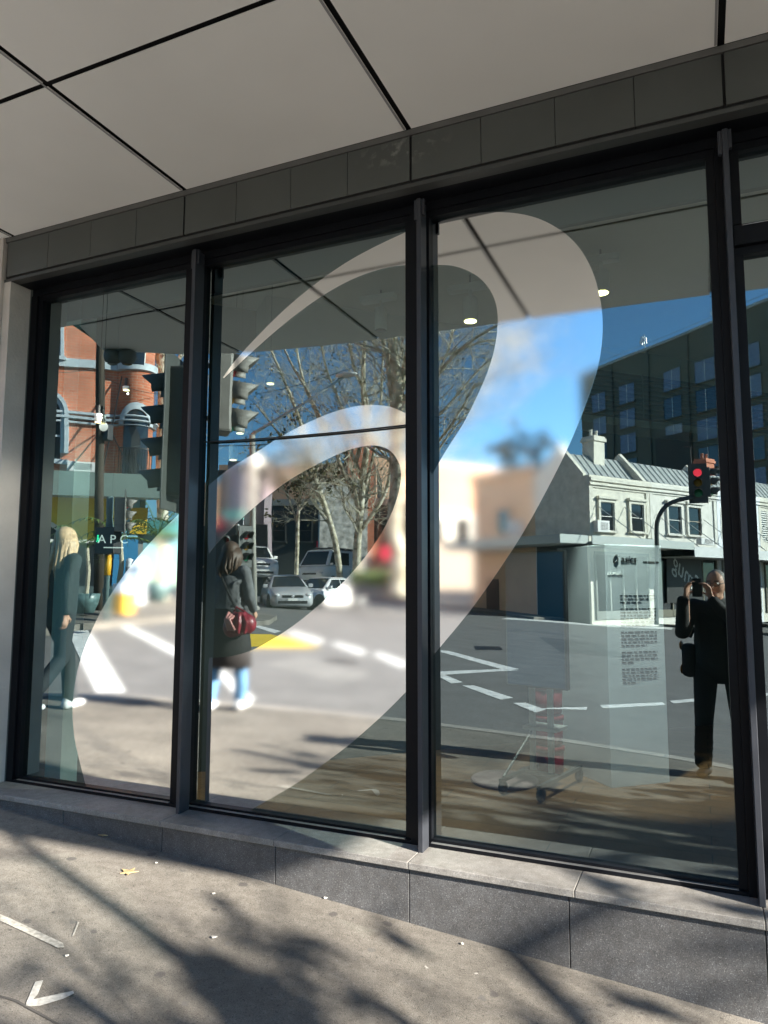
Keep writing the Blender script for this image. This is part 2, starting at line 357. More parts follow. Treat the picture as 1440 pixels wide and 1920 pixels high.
# darker patches, a grate and a cover in the asphalt
M_patch = speckled('asphalt_patch', (.10, .10, .098), ((.05, .05, .05), (.19, .19, .18)), .85, bump=.4, big=.2); M_patch2 = speckled('asphalt_pale_patch', (.20, .195, .185), ((.1, .1, .1), (.3, .3, .29)), .85, bump=.4, big=.2)
roadpaint([(560, 1228), (700, 1262), (640, 1282), (500, 1246)], M_patch2, 'road_patch', h=-.117); roadpaint([(1010, 1195), (1120, 1202), (1180, 1232), (1050, 1222)], M_patch, 'road_patch', h=-.117); roadpaint([(250, 1190), (300, 1196), (330, 1216), (272, 1208)], M_patch, 'road_patch', h=-.117); roadpaint([(890, 1211), (938, 1211), (944, 1218), (892, 1218)], M_blackpl, 'drain_grate')
q_ = mground(640, 1240, -.115); sheet('cover_plate', [(q_.x + .33 * math.cos(k * .349), q_.y + .33 * math.sin(k * .349)) for k in range(18)], -.1155, mat('iron_cover', (.07, .065, .06), .6, metal=.4), road)
# far footpaths with kerb
def farpath(name, pts, hts=.0):
    o = struct(sheet(name, pts, .01, M_foot, thick=.16)); return o
G = lambda *p: tuple(mground(*p)[:2])
farpath('far_footpath', [G(30, 1186), G(150, 1172), G(250, 1163), G(340, 1155), G(352, 1147), G(360, 1128), (-19, -17.5), (-24, -9), (-22, -2), (-13, -1.5)])
farpath('island_footpath', [G(372, 1168), G(440, 1171), G(505, 1164), G(520, 1155), G(490, 1150), G(430, 1149), G(380, 1153)])
farpath('terrace_footpath', [G(905, 1146), G(1000, 1156), G(1130, 1161), G(1250, 1170), G(1440, 1188), (12.5, -22.0), (14, -26), (1.5, -42), (-4, -40), (-14, -44), (-16, -40)])
# worn arrow and line on the near footpath, cover strips
def fp(px, py, h=.0):
    v = ray(px, py); N = Vector((-GX, -GY, 1)); t = (GA + h - N.dot(CAM)) / N.dot(v); return tuple((CAM + v * t)[:2])
def footpaint(pts, m=M_worn, h=.004, name='painted_mark'): return sheet(name, [fp(*p) for p in pts], h, m, foot)
footpaint([(66, 1843), (81, 1840), (71, 1866), (62, 1876), (137, 1860), (139, 1865), (118, 1875), (75, 1888), (48, 1889), (50, 1880)], mat('faded_paint', (.43, .415, .38), .85, var=.25, scale=70), name='painted_arrow')
footpaint([(0, 1716), (20, 1724), (118, 1770), (120, 1778), (108, 1779), (0, 1728)], name='painted_line')
footpaint([(0, 1868), (30, 1876), (62, 1893), (112, 1922), (106, 1922), (58, 1897), (28, 1880), (0, 1872)], mat('crack_dark', (.06, .055, .05), .9), name='crack')
footpaint([(146, 1730), (149, 1731), (138, 1757), (135, 1757)], name='chalk_scratch')

# ================================================================== SHOP BUILDING (front in the plane Y = 0)
shop = thing('shop_building', 'corner shop front of tall black framed windows under a pale panelled soffit', 'building', (0, 0, 0))
ZS, ZSILL, ZFB = 3.81, 0.49, 3.545
# soffit panels
XJ = [-4.97, -3.835, -2.510, -1.188, .158, 1.49, 2.82, 4.15, 5.48, 6.25]
FRONT = [(-4.97, -1.69), (-4.40, -2.06), (-3.75, -2.30), (-2.6, -2.42), (.3, -2.52), (3.6, -2.90), (4.7, -2.90), (6.3, -2.74)]
def fy(x):
    for (a, b), (c, d) in zip(FRONT, FRONT[1:]):
        if a <= x <= c: return b + (d - b) * (x - a) / (c - a)
    return FRONT[-1][1]
JG = .0135
def yl(x): return -.2 if x > -4.46 else -.2 + (x + 4.46) / -.51 * -1.49      # slanted left end of the canopy
for i in range(len(XJ) - 1):
    x0, x1 = XJ[i] + JG, XJ[i + 1] - JG
    for row in (0, 1):
        n = 4; top = []; bot = []
        for k in range(n + 1):
            x = x0 + (x1 - x0) * k / n
            ya, yb = (-.205, max(-1.115 + JG, fy(x))) if row == 0 else (-1.115 - JG, fy(x))
            top.append((x, ya)); bot.append((x, yb))
        if all(min(t[1], yl(t[0])) - b[1] < .02 for t, b in zip(top, bot)): continue
        top = [(t[0], max(min(t[1], yl(t[0])), b[1] + .004)) for t, b in zip(top, bot)]
        MB().prism(top + bot[::-1], lambda x, y: (x, y, ZS), lambda x, y: (x, y, ZS + .005)).build('soffit_panel', M_soffit, shop)
# recess behind the joints and the slab with its edge
MB().prism([(-4.0, 2.0), (-4.44, -.1)] + [(x, y - .02) for x, y in FRONT] + [(6.27, 2.0)], lambda x, y: (x, y, ZS + .03), lambda x, y: (x, y, ZS + .06)).build('joint_backing', M_joint, shop)
MB().prism([(-4.0, 3.0), (-4.46, -.1)] + [(x, y - .03) for x, y in FRONT] + [(6.28, 3.0)], lambda x, y: (x, y, ZS + .065), lambda x, y: (x, y, ZS + .50)).build('canopy_slab', mat('canopy_edge', (.5, .49, .46), .7, var=.1), shop)
box('upper_wall', M_render, shop, -4.0, .3, ZS + .55, 12, 6, 14)
# pale bead beside the long joints
for x in XJ[1:-1]: box('joint_bead', mat('grey_bead', (.30, .30, .30), .5), shop, x - .0245, max(-2.45, fy(x) + .03), ZS - .0015, x - .015, -.21, ZS - .0002)
# fascia of dark aluminium panels
FY = -.2
XF = [-3.885, -3.533, -3.192, -2.850, -2.512, -2.171, -1.838, -1.514, -1.180, -.837, -.504, -.176, .162, .5, .84, 1.17, 1.5]
for i in range(len(XF) - 1):
    a = .006 if i % 4 == 0 else .0015; b = .006 if (i + 1) % 4 == 0 else .0015
    p = box('fascia_panel', M_fascia, shop, XF[i] + a, FY, ZFB + .010, XF[i + 1] - b, FY + .012, 3.777)
box('fascia_trim', mat('trim_grey', (.10, .10, .095), .5, var=.1), shop, -3.9, FY - .004, 3.780, 1.5, FY + .03, 3.808)
box('fascia_backing', M_joint, shop, -3.9, FY + .014, 3.53, 1.5, FY + .03, 3.779)
box('fascia_lip', mat('lip_grey', (.06, .062, .06), .45, metal=.3, var=.1), shop, -3.9, FY + .002, 3.522, 1.5, FY + .06, 3.541)
box('head_underside', M_frame, shop, -3.9, FY + .061, 3.524, 1.5, .05, 3.56)
box('head_beam', M_frame, shop, -3.837, -.045, 3.478, 1.5, .045, 3.523)
n = M_fascia.node_tree.nodes; l = M_fascia.node_tree.links; b = n['Principled BSDF']      # pale smudges rubbed on the fascia near the middle joint
tc = n.new('ShaderNodeTexCoord'); ds = n.new('ShaderNodeVectorMath'); ds.operation = 'DISTANCE'; mpg = n.new('ShaderNodeMapping'); mpg.inputs['Scale'].default_value = (1, 1, 2.6)
l.new(tc.outputs['Object'], mpg.inputs[0]); l.new(mpg.outputs[0], ds.inputs[0]); ds.inputs[1].default_value = (-1.22, -.2, 3.725 * 2.6)
r6 = ramp(n, [(.05, (1, 1, 1)), (.26, (0, 0, 0))]); l.new(ds.outputs['Value'], r6.inputs[0]); sm = n.new('ShaderNodeTexNoise'); sm.inputs['Scale'].default_value = 26; sm.inputs['Detail'].default_value = 6; l.new(tc.outputs['Object'], sm.inputs['Vector'])
r7 = ramp(n, [(.52, (0, 0, 0)), (.66, (.5, .5, .5))]); l.new(sm.outputs[0], r7.inputs[0]); mm = n.new('ShaderNodeMath'); mm.operation = 'MULTIPLY'; l.new(r6.outputs[0], mm.inputs[0]); l.new(r7.outputs[0], mm.inputs[1])
mx = n.new('ShaderNodeMix'); mx.data_type = 'RGBA'; l.new(mm.outputs[0], mx.inputs[0]); l.new(b.inputs['Base Color'].links[0].from_socket, mx.inputs[6]); mx.inputs[7].default_value = (.30, .30, .28, 1); l.new(mx.outputs[2], b.inputs['Base Color'])
# left pier of painted render
box('pier', M_render, shop, -4.44, -.22, .3, -3.901, .30, ZS - .004, .004)
box('pier_reveal', M_render, shop, -3.9005, -.20, .3, -3.838, .06, 3.5215, .003)
# sill slabs and plinth stones
XP = [-3.896, -3.16, -2.497, -1.84, -1.178, -.515, .16, .83, 1.5]
for i in range(len(XP) - 1):
    box('plinth_stone', M_granite, shop, XP[i] + .0018, -.236, -.05, XP[i + 1] - .0018, -.14, .456, .002)
for i in range(1, len(XP) - 2):
    pass
XSL = [-3.896, -3.16, -2.497, -1.84, -1.178, -.49, .16, .83, 1.5]
for i in range(len(XSL) - 1):
    box('sill_slab', M_sill, shop, XSL[i] + .001, -.254, .461, XSL[i + 1] - .001, .06, ZSILL, .003)
box('plinth_core', M_joint, shop, -3.895, -.13, -.1, 1.5, .05, .46)
box('grout_line', mat('pale_grout', (.30, .30, .29), .8), shop, -3.895, -.2375, .4555, 1.5, -.20, .4605)
# window frames, fins, panes
MUL = [-2.560, -1.212, .150]
def window(x0, x1, z0, z1, logo=None):
    w_ = bpy.data.objects.new('window', None); COL.objects.link(w_); w_.parent = shop
    mb = MB(); s = .032
    mb.bx(x0, -.048, z0, x1, .03, z0 + .016); mb.bx(x0, -.03, z0 + .016, x1, .03, z0 + .03)
    mb.bx(x0, -.035, z1 - s, x1, .03, z1); mb.bx(x0, -.035, z0 + .0305, x0 + s, .03, z1 - s - .0005); mb.bx(x1 - s, -.035, z0 + .0305, x1, .03, z1 - s - .0005)
    mb.build('frame', M_frame, w_)
    box('glazing_bead', M_alloy, w_, x0 + s + .001, -.0465, z0 + .0163, x1 - s - .001, -.033, z0 + .0195)
    gm = MB(); gm.bx(x0 + .02, -.004, z0 + .02, x1 - .02, .006, z1 - .02); o = gm.build('glass_pane', [M_glass, M_gback], w_)
    for p in o.data.polygons: p.material_index = 0 if p.normal.y < -.9 else 1
    return w_
wins = [window(-3.780, MUL[0] - .03, ZSILL, 3.478), window(MUL[0] + .03, MUL[1] - .03, ZSILL, 3.478), window(MUL[1] + .03, MUL[2] - .03, ZSILL, 3.478),
        window(MUL[2] + .03, 1.45, ZSILL, 3.03), window(MUL[2] + .03, 1.45, 3.10, 3.478)]
box('transom', M_frame, shop, MUL[2] + .03, -.06, 3.031, 1.45, .04, 3.099)
box('jamb', M_frame, shop, -3.837, -.05, ZSILL, -3.781, .05, 3.477)
for x, fx in zip(MUL, (-2.504, -1.179, .150)):
    m = MB().bx(x - .0295, -.05, ZSILL, x + .0295, .05, 3.477).build('mullion', M_frame, shop)
    box('fin', M_fin, m, fx, -.13, ZSILL, fx + .022, -.0505, 3.500, .002)
    box('fin_clip', M_fin, m, fx - .016, -.118, 3.40, fx - .0005, -.10, 3.5); box('fin_clip', M_fin, m, fx + .0225, -.118, 3.42, fx + .035, -.10, 3.5)
# mirrored logo film on three panes
def film(px, hole=None, w_=None):
    out = [(lambda p: (p.x, p.z))(onY(a, b, -.006)) for a, b in px]
    bm = bmesh.new(); es = []
    for loop in [out] + ([[(lambda p: (p.x, p.z))(onY(a, b, -.006)) for a, b in hole]] if hole else []):
        vs = [bm.verts.new((x, -.0062, z)) for x, z in loop]; es += [bm.edges.new((vs[i], vs[(i + 1) % len(vs)])) for i in range(len(vs))]
    bmesh.ops.triangle_fill(bm, use_beauty=True, use_dissolve=False, edges=es)
    r = bmesh.ops.extrude_face_region(bm, geom=bm.faces[:]); bmesh.ops.translate(bm, vec=(0, .0018, 0), verts=[v for v in r['geom'] if isinstance(v, bmesh.types.BMVert)])
    bmesh.ops.recalc_face_normals(bm, faces=bm.faces)
    me = bpy.data.meshes.new('mirror_logo'); bm.to_mesh(me); bm.free(); me.materials.append(M_mirror); return link('mirror_logo', me, w_)
L1 = spline([(163, 1482), (150, 1430), (140, 1385), (136, 1335), (140, 1285), (150, 1240), (166, 1196), (190, 1145), (222, 1093), (262, 1040), (305, 993), (352, 948)])
B1 = spline([(350, 1105), (338, 1125), (333, 1152), (333, 1180), (337, 1203), (346, 1222)])
film(L1 + [(347, 1000)] + B1 + [(338, 1300), (327, 1502), (163, 1479)], None, wins[0])
SW_U = spline([(418, 708), (438, 680), (470, 644), (520, 593), (575, 545), (640, 498), (700, 464), (770, 431)])
SW_L = spline([(770, 497), (735, 500), (690, 512), (640, 534), (585, 568), (530, 610), (475, 658), (420, 709)])
film(SW_U + SW_L, None, wins[1])
OB = spline([(389, 912), (430, 879), (480, 848), (528, 818), (580, 791), (630, 771), (672, 761), (706, 759.5), (735, 764), (768, 778)])
IN = spline([(770, 1288), (735, 1324), (700, 1357), (655, 1396), (610, 1430), (560, 1466), (510, 1496), (466, 1521)])
HOLE_R = spline([(392, 1038), (408, 1018), (445, 980), (490, 940), (540, 902), (590, 873), (640, 849), (675, 838), (705, 835.5), (730, 844), (746, 864), (752, 890), (747, 925), (733, 965), (712, 1005), (680, 1050), (640, 1095), (595, 1137), (550, 1173), (510, 1199), (470, 1220), (430, 1231), (393, 1233)])
film(OB + IN + [(384, 1509), (391, 1245)] + HOLE_R[::-1] + [(390, 1020)], None, wins[1])
OUT3 = spline([(808, 423), (850, 408), (900, 399), (945, 398), (990, 404), (1030, 419), (1068, 445), (1096, 479), (1115, 520), (1127, 570), (1130, 620), (1124, 675), (1110, 725), (1088, 785), (1060, 850), (1022, 925), (980, 1000), (930, 1077), (880, 1147), (813, 1228)])
IN3 = spline([(810, 890), (835, 847), (868, 795), (895, 742), (915, 695), (928, 650), (933, 608), (931, 575), (920, 546), (900, 522), (875, 507), (845, 498), (808, 497)])
film(OUT3 + IN3, None, wins[2])

# ================================================================== SHOP INTERIOR
ZF, ZC = .44, 3.60
M_iw = mat('interior_wall', (.42, .43, .38), .8, var=.05, scale=2)
M_ic = mat('interior_ceiling', (.62, .62, .55), .8, var=.03)
mf = bpy.data.materials.new('timber_floor'); mf.use_nodes = True
n = mf.node_tree.nodes; l = mf.node_tree.links
tc = n.new('ShaderNodeTexCoord'); bk = n.new('ShaderNodeTexBrick'); bk.inputs['Scale'].default_value = 1; bk.inputs['Brick Width'].default_value = 1.4; bk.inputs['Row Height'].default_value = .13; bk.inputs['Mortar Size'].default_value = .003
bk.inputs['Color1'].default_value = (.18, .092, .042, 1); bk.inputs['Color2'].default_value = (.13, .07, .034, 1); bk.inputs['Mortar'].default_value = (.03, .02, .012, 1)
l.new(tc.outputs['Object'], bk.inputs['Vector']); l.new(bk.outputs[0], n['Principled BSDF'].inputs['Base Color']); n['Principled BSDF'].inputs['Roughness'].default_value = .5
struct(MB().bx(-4.85, .061, ZF - .05, 12, 9, ZF).build('shop_floor', mf))
WA = Vector((-3.0, .80)); WD = Vector((.70, .714)).normalized(); WN = Vector((WD.y, -WD.x))
def wallbox(name, m, s0, s1, z0, z1, d0, d1, parent=None):
    q = [WA + WD * s0 + WN * d0, WA + WD * s1 + WN * d0, WA + WD * s1 + WN * d1, WA + WD * s0 + WN * d1]
    return MB().prism([tuple(p) for p in q], lambda x, y: (x, y, z0), lambda x, y: (x, y, z1)).build(name, m, parent)
struct(MB().bx(-4.85, .061, ZC, 12, 9, ZC + .1).build('shop_ceiling', M_ic))
iw = struct(wallbox('shop_wall', mat('dark_wall', (.05, .055, .05), .75, var=.1), -1.2, 9, ZF, ZC, -.12, 0))
struct(MB().bx(5.6, .061, ZF, 5.7, 9, ZC).build('shop_wall', M_iw))
struct(wallbox('bulkhead', mat('bulkhead_paint', (.46, .46, .40), .8), 0.25, 9, 2.96, ZC - .002, .002, .30))
# dark slatted grille set in the bulkhead
gr = struct(wallbox('grille_recess', M_blackpl, 2.6, 9, 3.02, 3.40, .301, .306))
for k in range(9): wallbox('slat', mat('slat_grey', (.05, .055, .06), .5), 2.62, 8.9, 3.035 + k * .04, 3.050 + k * .04, .308, .33, gr)
for s0 in (3.4, 4.25, 5.1): wallbox('grille_post', mat('slat_post', (.12, .12, .11), .5), s0, s0 + .012, 3.021, 3.399, .331, .337, gr)
col = struct(MB().bx(-4.75, .10, ZF, -3.56, .62, ZC).build('white_column', mat('column_paint', (.40, .56, .56), .7, var=.04)))
box('head_blind', mat('blind_fabric', (.03, .06, .075), .7), shop, -3.8, .10, 3.34, 1.45, .13, 3.595)
# white totem with a printed text panel
TC = onY(1147, 1478, .0); v = ray(1147, 1478); p0 = CAM + v * ((ZF - CAM.z) / v.z)
p1 = CAM + ray(1055, 1437) * ((ZF - CAM.z) / ray(1055, 1437).z); p2 = CAM + ray(1256, 1467) * ((ZF - CAM.z) / ray(1256, 1467).z)
tot = thing('display_totem', 'tall white display block printed with a column of small black text', 'display', (p0.x, p0.y, ZF), math.atan2(p2.y - p0.y, p2.x - p0.x))
TW, TH = (p2 - p0).length, 1.47
TD = max(.3, abs((p1 - p0).dot(Vector((-(p2 - p0).y, (p2 - p0).x, 0)).normalized())))
M_tot = mat('totem_white', (.60, .63, .68), .5, var=.03)
box('block', M_tot, tot, 0, 0, 0, TW, TD, TH, .003)
M_ink = mat('black_ink', (.012, .012, .012), .6)
text('logo_word', 'asics', .062, M_ink, tot, (.112, -.003, TH - .110), (rad(90), 0, 0), .001, .25, .0004, 'LEFT')
# spiral mark beside the word
sp = []
for k in range(26):
    a = rad(70 + k * 15); r = .028 - .0006 * k; sp.append((.078 + r * .72 * math.cos(a) + .006 * math.sin(a), -.004, TH - .092 + r * math.sin(a)))
MB().tube(sp, [.0035 * (.4 + 1.0 * math.sin(math.pi * min(1, (k + 2) / 27))) for k in range(26)], 6).build('logo_mark', M_ink, tot)
mb = MB(); random.seed(3); z = TH - .30; kk = 0
for ln in range(27):
    z -= .0205
    if ln in (3, 10, 16, 21): continue
    x = .10; end = .10 + (.265 if ln not in (2, 9, 15, 20, 26) else random.uniform(.08, .2))
    while x < end:
        wd = min(random.uniform(.012, .042), end - x); mb.bx(x, -.0022, z, x + wd, -.0004, z + .0058); x += wd + .009
stuff(mb.build('printed_text', M_ink, tot))
mb = MB(); x = .28
for wd in (.03, .05, .024): mb.bx(x, -.0022, TH - .112, x + wd, -.0004, TH - .102); x += wd + .008
stuff(mb.build('heading_text', M_ink, tot))
mb = MB()
for i in range(10): mb.tube([(.015 + i * .011, -.003, TH - .19), (.02 + i * .011, -.003, TH - .175 + (i % 3) * .006), (.024 + i * .011, -.003, TH - .19 + (i % 2) * .008)], .0018, 5)
mb.build('handwritten_note', mat('white_ink', (.85, .85, .85), .6), tot)
# portrait screen on a wheeled stand
sc0 = inside(1005, 1290, 4.35); scr = thing('display_screen', 'portrait black framed screen on a wheeled stand behind the right hand pane', 'screen', (sc0.x, sc0.y, ZF), rad(-14))
zb = sc0.z - ZF; zt = inside(1065, 1032, 4.35).z - ZF
box('screen_panel', M_blackpl, scr, -.20, 0, zb, .20, .045, zt, .004)
box('screen_face', mat('screen_face', (.004, .012, .03), .35, var=.3, scale=3, spec=.1, emit=(.02, .12, .22), estr=.04), scr, -.188, -.004, zb + .012, .188, -.001, zt - .012)
box('stand_pole', M_steel, scr, -.075, .05, .10, -.045, .08, zb + .3); box('stand_pole', M_steel, scr, .045, .05, .10, .075, .08, zb + .3)
box('stand_shelf', M_steel, scr, -.11, .03, .34, .11, .2, .36)
M_leg = mat('stand_leg', (.12, .12, .12), .4, metal=.5)
mb_leg = MB().bx(-.012, -.30, .075, .012, .30, .095).mesh('stand_leg', M_leg)
wheel = MB().lathe([(.012, -.014), (.036, -.013), (.04, 0), (.036, .013), (.012, .014)], axis='x', n=14).mesh('castor', M_blackpl, True)
for s in (-1, 1):
    link('stand_leg', mb_leg, scr, (.12 * s, .06, 0))
    for e in (-1, 1): link('castor', wheel, scr, (.12 * s, .06 + .27 * e, .041))
MB().tube([(-.12, .06, .085), (.12, .06, .085)], .014).build('cross_bar', M_leg, scr)
MB().tube([(-.12, -.2, .1), (-.06, .06, .33)], .008).build('brace', M_leg, scr)
# red drum stacked under the screen
M_red = mat('red_tub', (.16, .008, .012), .4, var=.1)
bp_ = inside(1030, 1405, 4.6)
for k in range(3):
    d = thing('red_tub', ['lowest red tub of the stack beside the white display block', 'middle red tub of the stack beside the white display block', 'topmost red tub of the stack below the screen'][k], 'tub', (bp_.x, bp_.y, ZF + .02 + k * .19), 0, 'red tubs stacked under the screen')
    MB().lathe([(.075, 0), (.085, .012), (.092, .15)], n=20).build('body', M_red, d, True); MB().lathe([(.096, .152), (.098, .165), (.096, .178), (.06, .181)], n=20).build('lid', M_red, d, True)
rg = inside(945, 1392, 4.5)
tag(MB().lathe([(.20, 0), (.21, .01), (.20, .022), (.1, .03), (.02, .03)], n=28).build('floor_pad', mat('pale_pad', (.26, .18, .18), .5, var=.1), None, True, (rg.x, rg.y, ZF + .002)), 'pale pink round pad lying on the shop floor left of the stand', 'pad')
# black hanging sign with spaced letters
sg = inside(206, 1012, 4.45); sgn = thing('hanging_sign', 'black hanging sign with three spaced pale letters, given a faint glow, behind the left pane', 'sign', (sg.x, sg.y, sg.z), rad(30))
box('board', M_blackpl, sgn, -.10, 0, -.12, .10, .04, .10)
text('letters', 'A P C', .075, mat('glowing_letter', (.65, .65, .62), .5, emit=(.8, .8, .75), estr=.22), sgn, (.02, -.004, -.022), (rad(90), 0, 0), .001)
box('rule', mat('glowing_letter', (.65, .65, .62), .5), sgn, -.035, -.002, -.052, .085, -.0005, -.045)
MB().tube([(0, .02, .10), (0, .02, ZC - sg.z)], .004, 6).build('hanger', M_blackpl, sgn)
# track lights
M_lampw = mat('lamp_white', (.85, .85, .80), .5); M_glow = mat('lamp_glow', (1, .9, .6), .5, emit=(1, .78, .34), estr=3.0); M_dim = mat('dim_lamp_glow', (1, .9, .6), .5, emit=(1, .80, .42), estr=.9)
def tracklight(px, py, zc, r, h, on, label, rail=True, aim=None, power=0, cone=160):
    v = ray(px, py); p = CAM + v * ((zc - CAM.z) / v.z)
    t = thing('track_light', label, 'lamp', (p.x, p.y, zc), 0, 'track lights inside the shop')
    mb = MB().lathe([(r * .9, 0), (r, .004), (r, h * .96), (r * .85, h)], n=20); mb.build('lamp_head', M_lampw, t, True)
    MB().lathe([(r * .86, -.004), (r * .5, -.006)], n=20).build('lamp_face', (M_glow if rail else M_dim) if on else M_blackpl, t)
    MB().tube([(0, 0, h), (0, 0, h + .05)], .012, 8).build('stem', M_lampw if rail else M_blackpl, t)
    if rail: box('track_box', M_lampw, t, -.14, -.03, h + .051, .10, .03, h + .09); MB().tube([(0, 0, h + .09), (0, 0, ZC - zc)], .006, 6).build('drop_rod', M_blackpl, t)
    else: MB().tube([(0, 0, h + .05), (0, 0, ZC - zc)], .0012, 5).build('drop_rod', M_blackpl, t)
    if on and power:
        ld = bpy.data.lights.new('lamp_light', 'SPOT'); ld.energy = power; ld.color = (1, .94, .82); ld.spot_size = rad(cone); ld.spot_blend = .6; ld.shadow_soft_size = .04
        lo = bpy.data.objects.new('lamp_light', ld); COL.objects.link(lo); lo.parent = t; lo.location = (0, 0, -.02)
        if aim: lo.rotation_euler = (t.location - Vector(aim)).to_track_quat('Z', 'Y').to_euler()
tracklight(714, 618, 3.33, .042, .145, False, 'unlit white cylinder lamp left of the middle mullion', True)
tracklight(882, 602, 3.30, .045, .15, True, 'lit white cylinder lamp inside the upper curl of the mirrored emblem', True, power=95, aim=(-2.2, .55, ZF), cone=62)
tracklight(1128, 549, 3.34, .045, .13, True, 'bright lamp at the right outer edge of the mirrored emblem', True, power=120, aim=(p0.x + .1, p0.y + .1, 1.15), cone=36)
tracklight(237, 731, 2.80, .022, .02, True, 'small round lamp in front of the red brick reflection', False, power=4)
tracklight(184, 791, 2.62, .022, .05, True, 'small lamp on a rod by the brown pole reflection', False, power=4)
tracklight(437, 862, 2.42, .026, .09, True, 'small lamp below the cable near the left mullion', False)
tracklight(507, 719, 2.85, .026, .04, True, 'small lamp against the bare branches left of the trees', False)
tracklight(450, 812, 2.55, .026, .04, True, 'small lamp just above the cable reflection', False)
cu = inside(1318, 432, 4.9); t = thing('ceiling_unit', 'pale angular unit fixed to the shop ceiling at the top right of the wide pane', 'ceiling unit', (cu.x, cu.y, cu.z), rad(35))
MB().prism([(-.22, -.10), (-.12, .16), (.26, .16), (.30, -.02), (.20, -.14)], lambda a, b: (a, -.16, b), lambda a, b: (a * .8, .2, b * .8)).build('casing', mat('unit_white', (.60, .62, .56), .5), t); MB().tube([(.05, 0, .15), (.05, 0, ZC - cu.z)], .02, 8).build('stem', M_blackpl, t)
# round lights under the canopy edge, mirrored in the left pane
for px, lab in ((213, 'left one of two grey round lights under the canopy, mirrored in the left pane'), (240, 'right one of two grey round lights under the canopy, mirrored in the left pane')):
    d = mray(px, 660); p = MC + d * ((3.80 - MC.z) / d.z)
    t = thing('canopy_light', lab, 'light', (p.x, p.y, ZS), 0, 'round lights under the canopy')
    MB().lathe([(.03, -.002), (.075, -.01), (.082, -.06), (.065, -.105), (.03, -.125), (.01, -.128)], n=20).build('shade', mat('light_grey', (.16, .17, .16), .6), t, True); MB().lathe([(.045, -.127), (.03, -.133)], n=16).build('lens', M_pane, t)
box('side_wall', M_render, shop, 1.505, -.2, -.6, 12, .06, ZS - .005)
exec_part2 = True

# ================================================================== STREET BEHIND THE PHOTOGRAPHER (seen mirrored in the window)
class Frame:
    """a facade: local x along it, local y out of it towards the viewer, z up"""
    def __init__(s, px, dep, nv, z0=None, dx=0):
        p = mdepth(px, 1100, dep); s.n = Vector((nv[0], -nv[1], 0)).normalized(); s.o = Vector((p.x, p.y, g(p.x, p.y) if z0 is None else z0)); s.x = Vector((s.n.y, -s.n.x, 0)); s.rz = math.atan2(-s.n.x, s.n.y)
    def uz(s, px, py, y=0.0):
        d = mray(px, py); t = ((s.o + s.n * y) - MC).dot(s.n) / d.dot(s.n); p = MC + d * t - s.o; return p.dot(s.x), p.z
    def rect(s, x0, y0, x1, y1, y=0.0):
        a, b = s.uz(x0, y1, y), s.uz(x1, y0, y); c, d = s.uz(x0, y0, y), s.uz(x1, y1, y)
        return (a[0] + c[0]) / 2, (b[0] + d[0]) / 2, (a[1] + d[1]) / 2, (b[1] + c[1]) / 2
M_trim = mat('painted_trim', (.74, .72, .66), .6, var=.06, scale=6)
M_bluegrey = mat('blue_grey_trim', (.48, .53, .56), .6, var=.08)
M_curtain = mat('window_curtain', (.20, .27, .36), .8, var=.25, scale=5)
def sash(parent, u0, u1, z0, z1, trim, pane=None, d=.10, t=.12, sill=True, bars=True, name='window', glaz=None, hood=False):
    w_ = bpy.data.objects.new(name, None); COL.objects.link(w_); w_.parent = parent; w_.location = (u0, 0, z0); W, H = u1 - u0, z1 - z0
    mb = MB(); mb.bx(-t, .002, 0, 0, d, H + t); mb.bx(W, .002, 0, W + t, d, H + t); mb.bx(0, .002, H, W, d, H + t)
    if hood: mb.bx(-t - .08, .002, H + t, W + t + .08, d + .10, H + t + .09); mb.bx(-t - .04, .002, H + t + .09, W + t + .04, d + .05, H + t + .14)
    mb.build('surround', trim, w_)
    if sill: MB().bx(-t - .06, .002, -.10, W + t + .06, d + .08, -.001).build('sill', trim, w_)
    box('pane', pane or M_pane, w_, .001, .004, .001, W - .001, .012, H - .001)
    if bars:
        gl = glaz or trim; m2 = MB(); s_ = .035
        m2.bx(0, .013, H / 2 - s_ / 2, W, .05, H / 2 + s_ / 2); m2.bx(0, .013, 0, s_, .045, H); m2.bx(W - s_, .013, 0, W, .045, H); m2.bx(0, .013, H - s_, W, .046, H); m2.bx(0, .013, 0, W, .046, s_)
        m2.build('sash_bars', gl, w_)
    return w_
def aircon(frame, parent_name, label, px, y=.02):
    u0, u1, z0, z1 = frame.rect(*px); c = frame.o + frame.x * u0 + frame.n * y
    t = thing('air_conditioner', label, 'air conditioner', (c.x, c.y, frame.o.z + z0), frame.rz, 'air conditioner units on the facades')
    W, H = u1 - u0, z1 - z0
    box('casing', mat('ac_white', (.72, .72, .70), .5), t, 0, 0, 0, W, .32, H, .015); 
    mb = MB()
    for k in range(6): mb.bx(W * .25, .321, H * (.18 + k * .115), W * .85, .33, H * (.18 + k * .115 + .05))
    mb.build('grille', mat('ac_grille', (.10, .10, .10), .6), t)
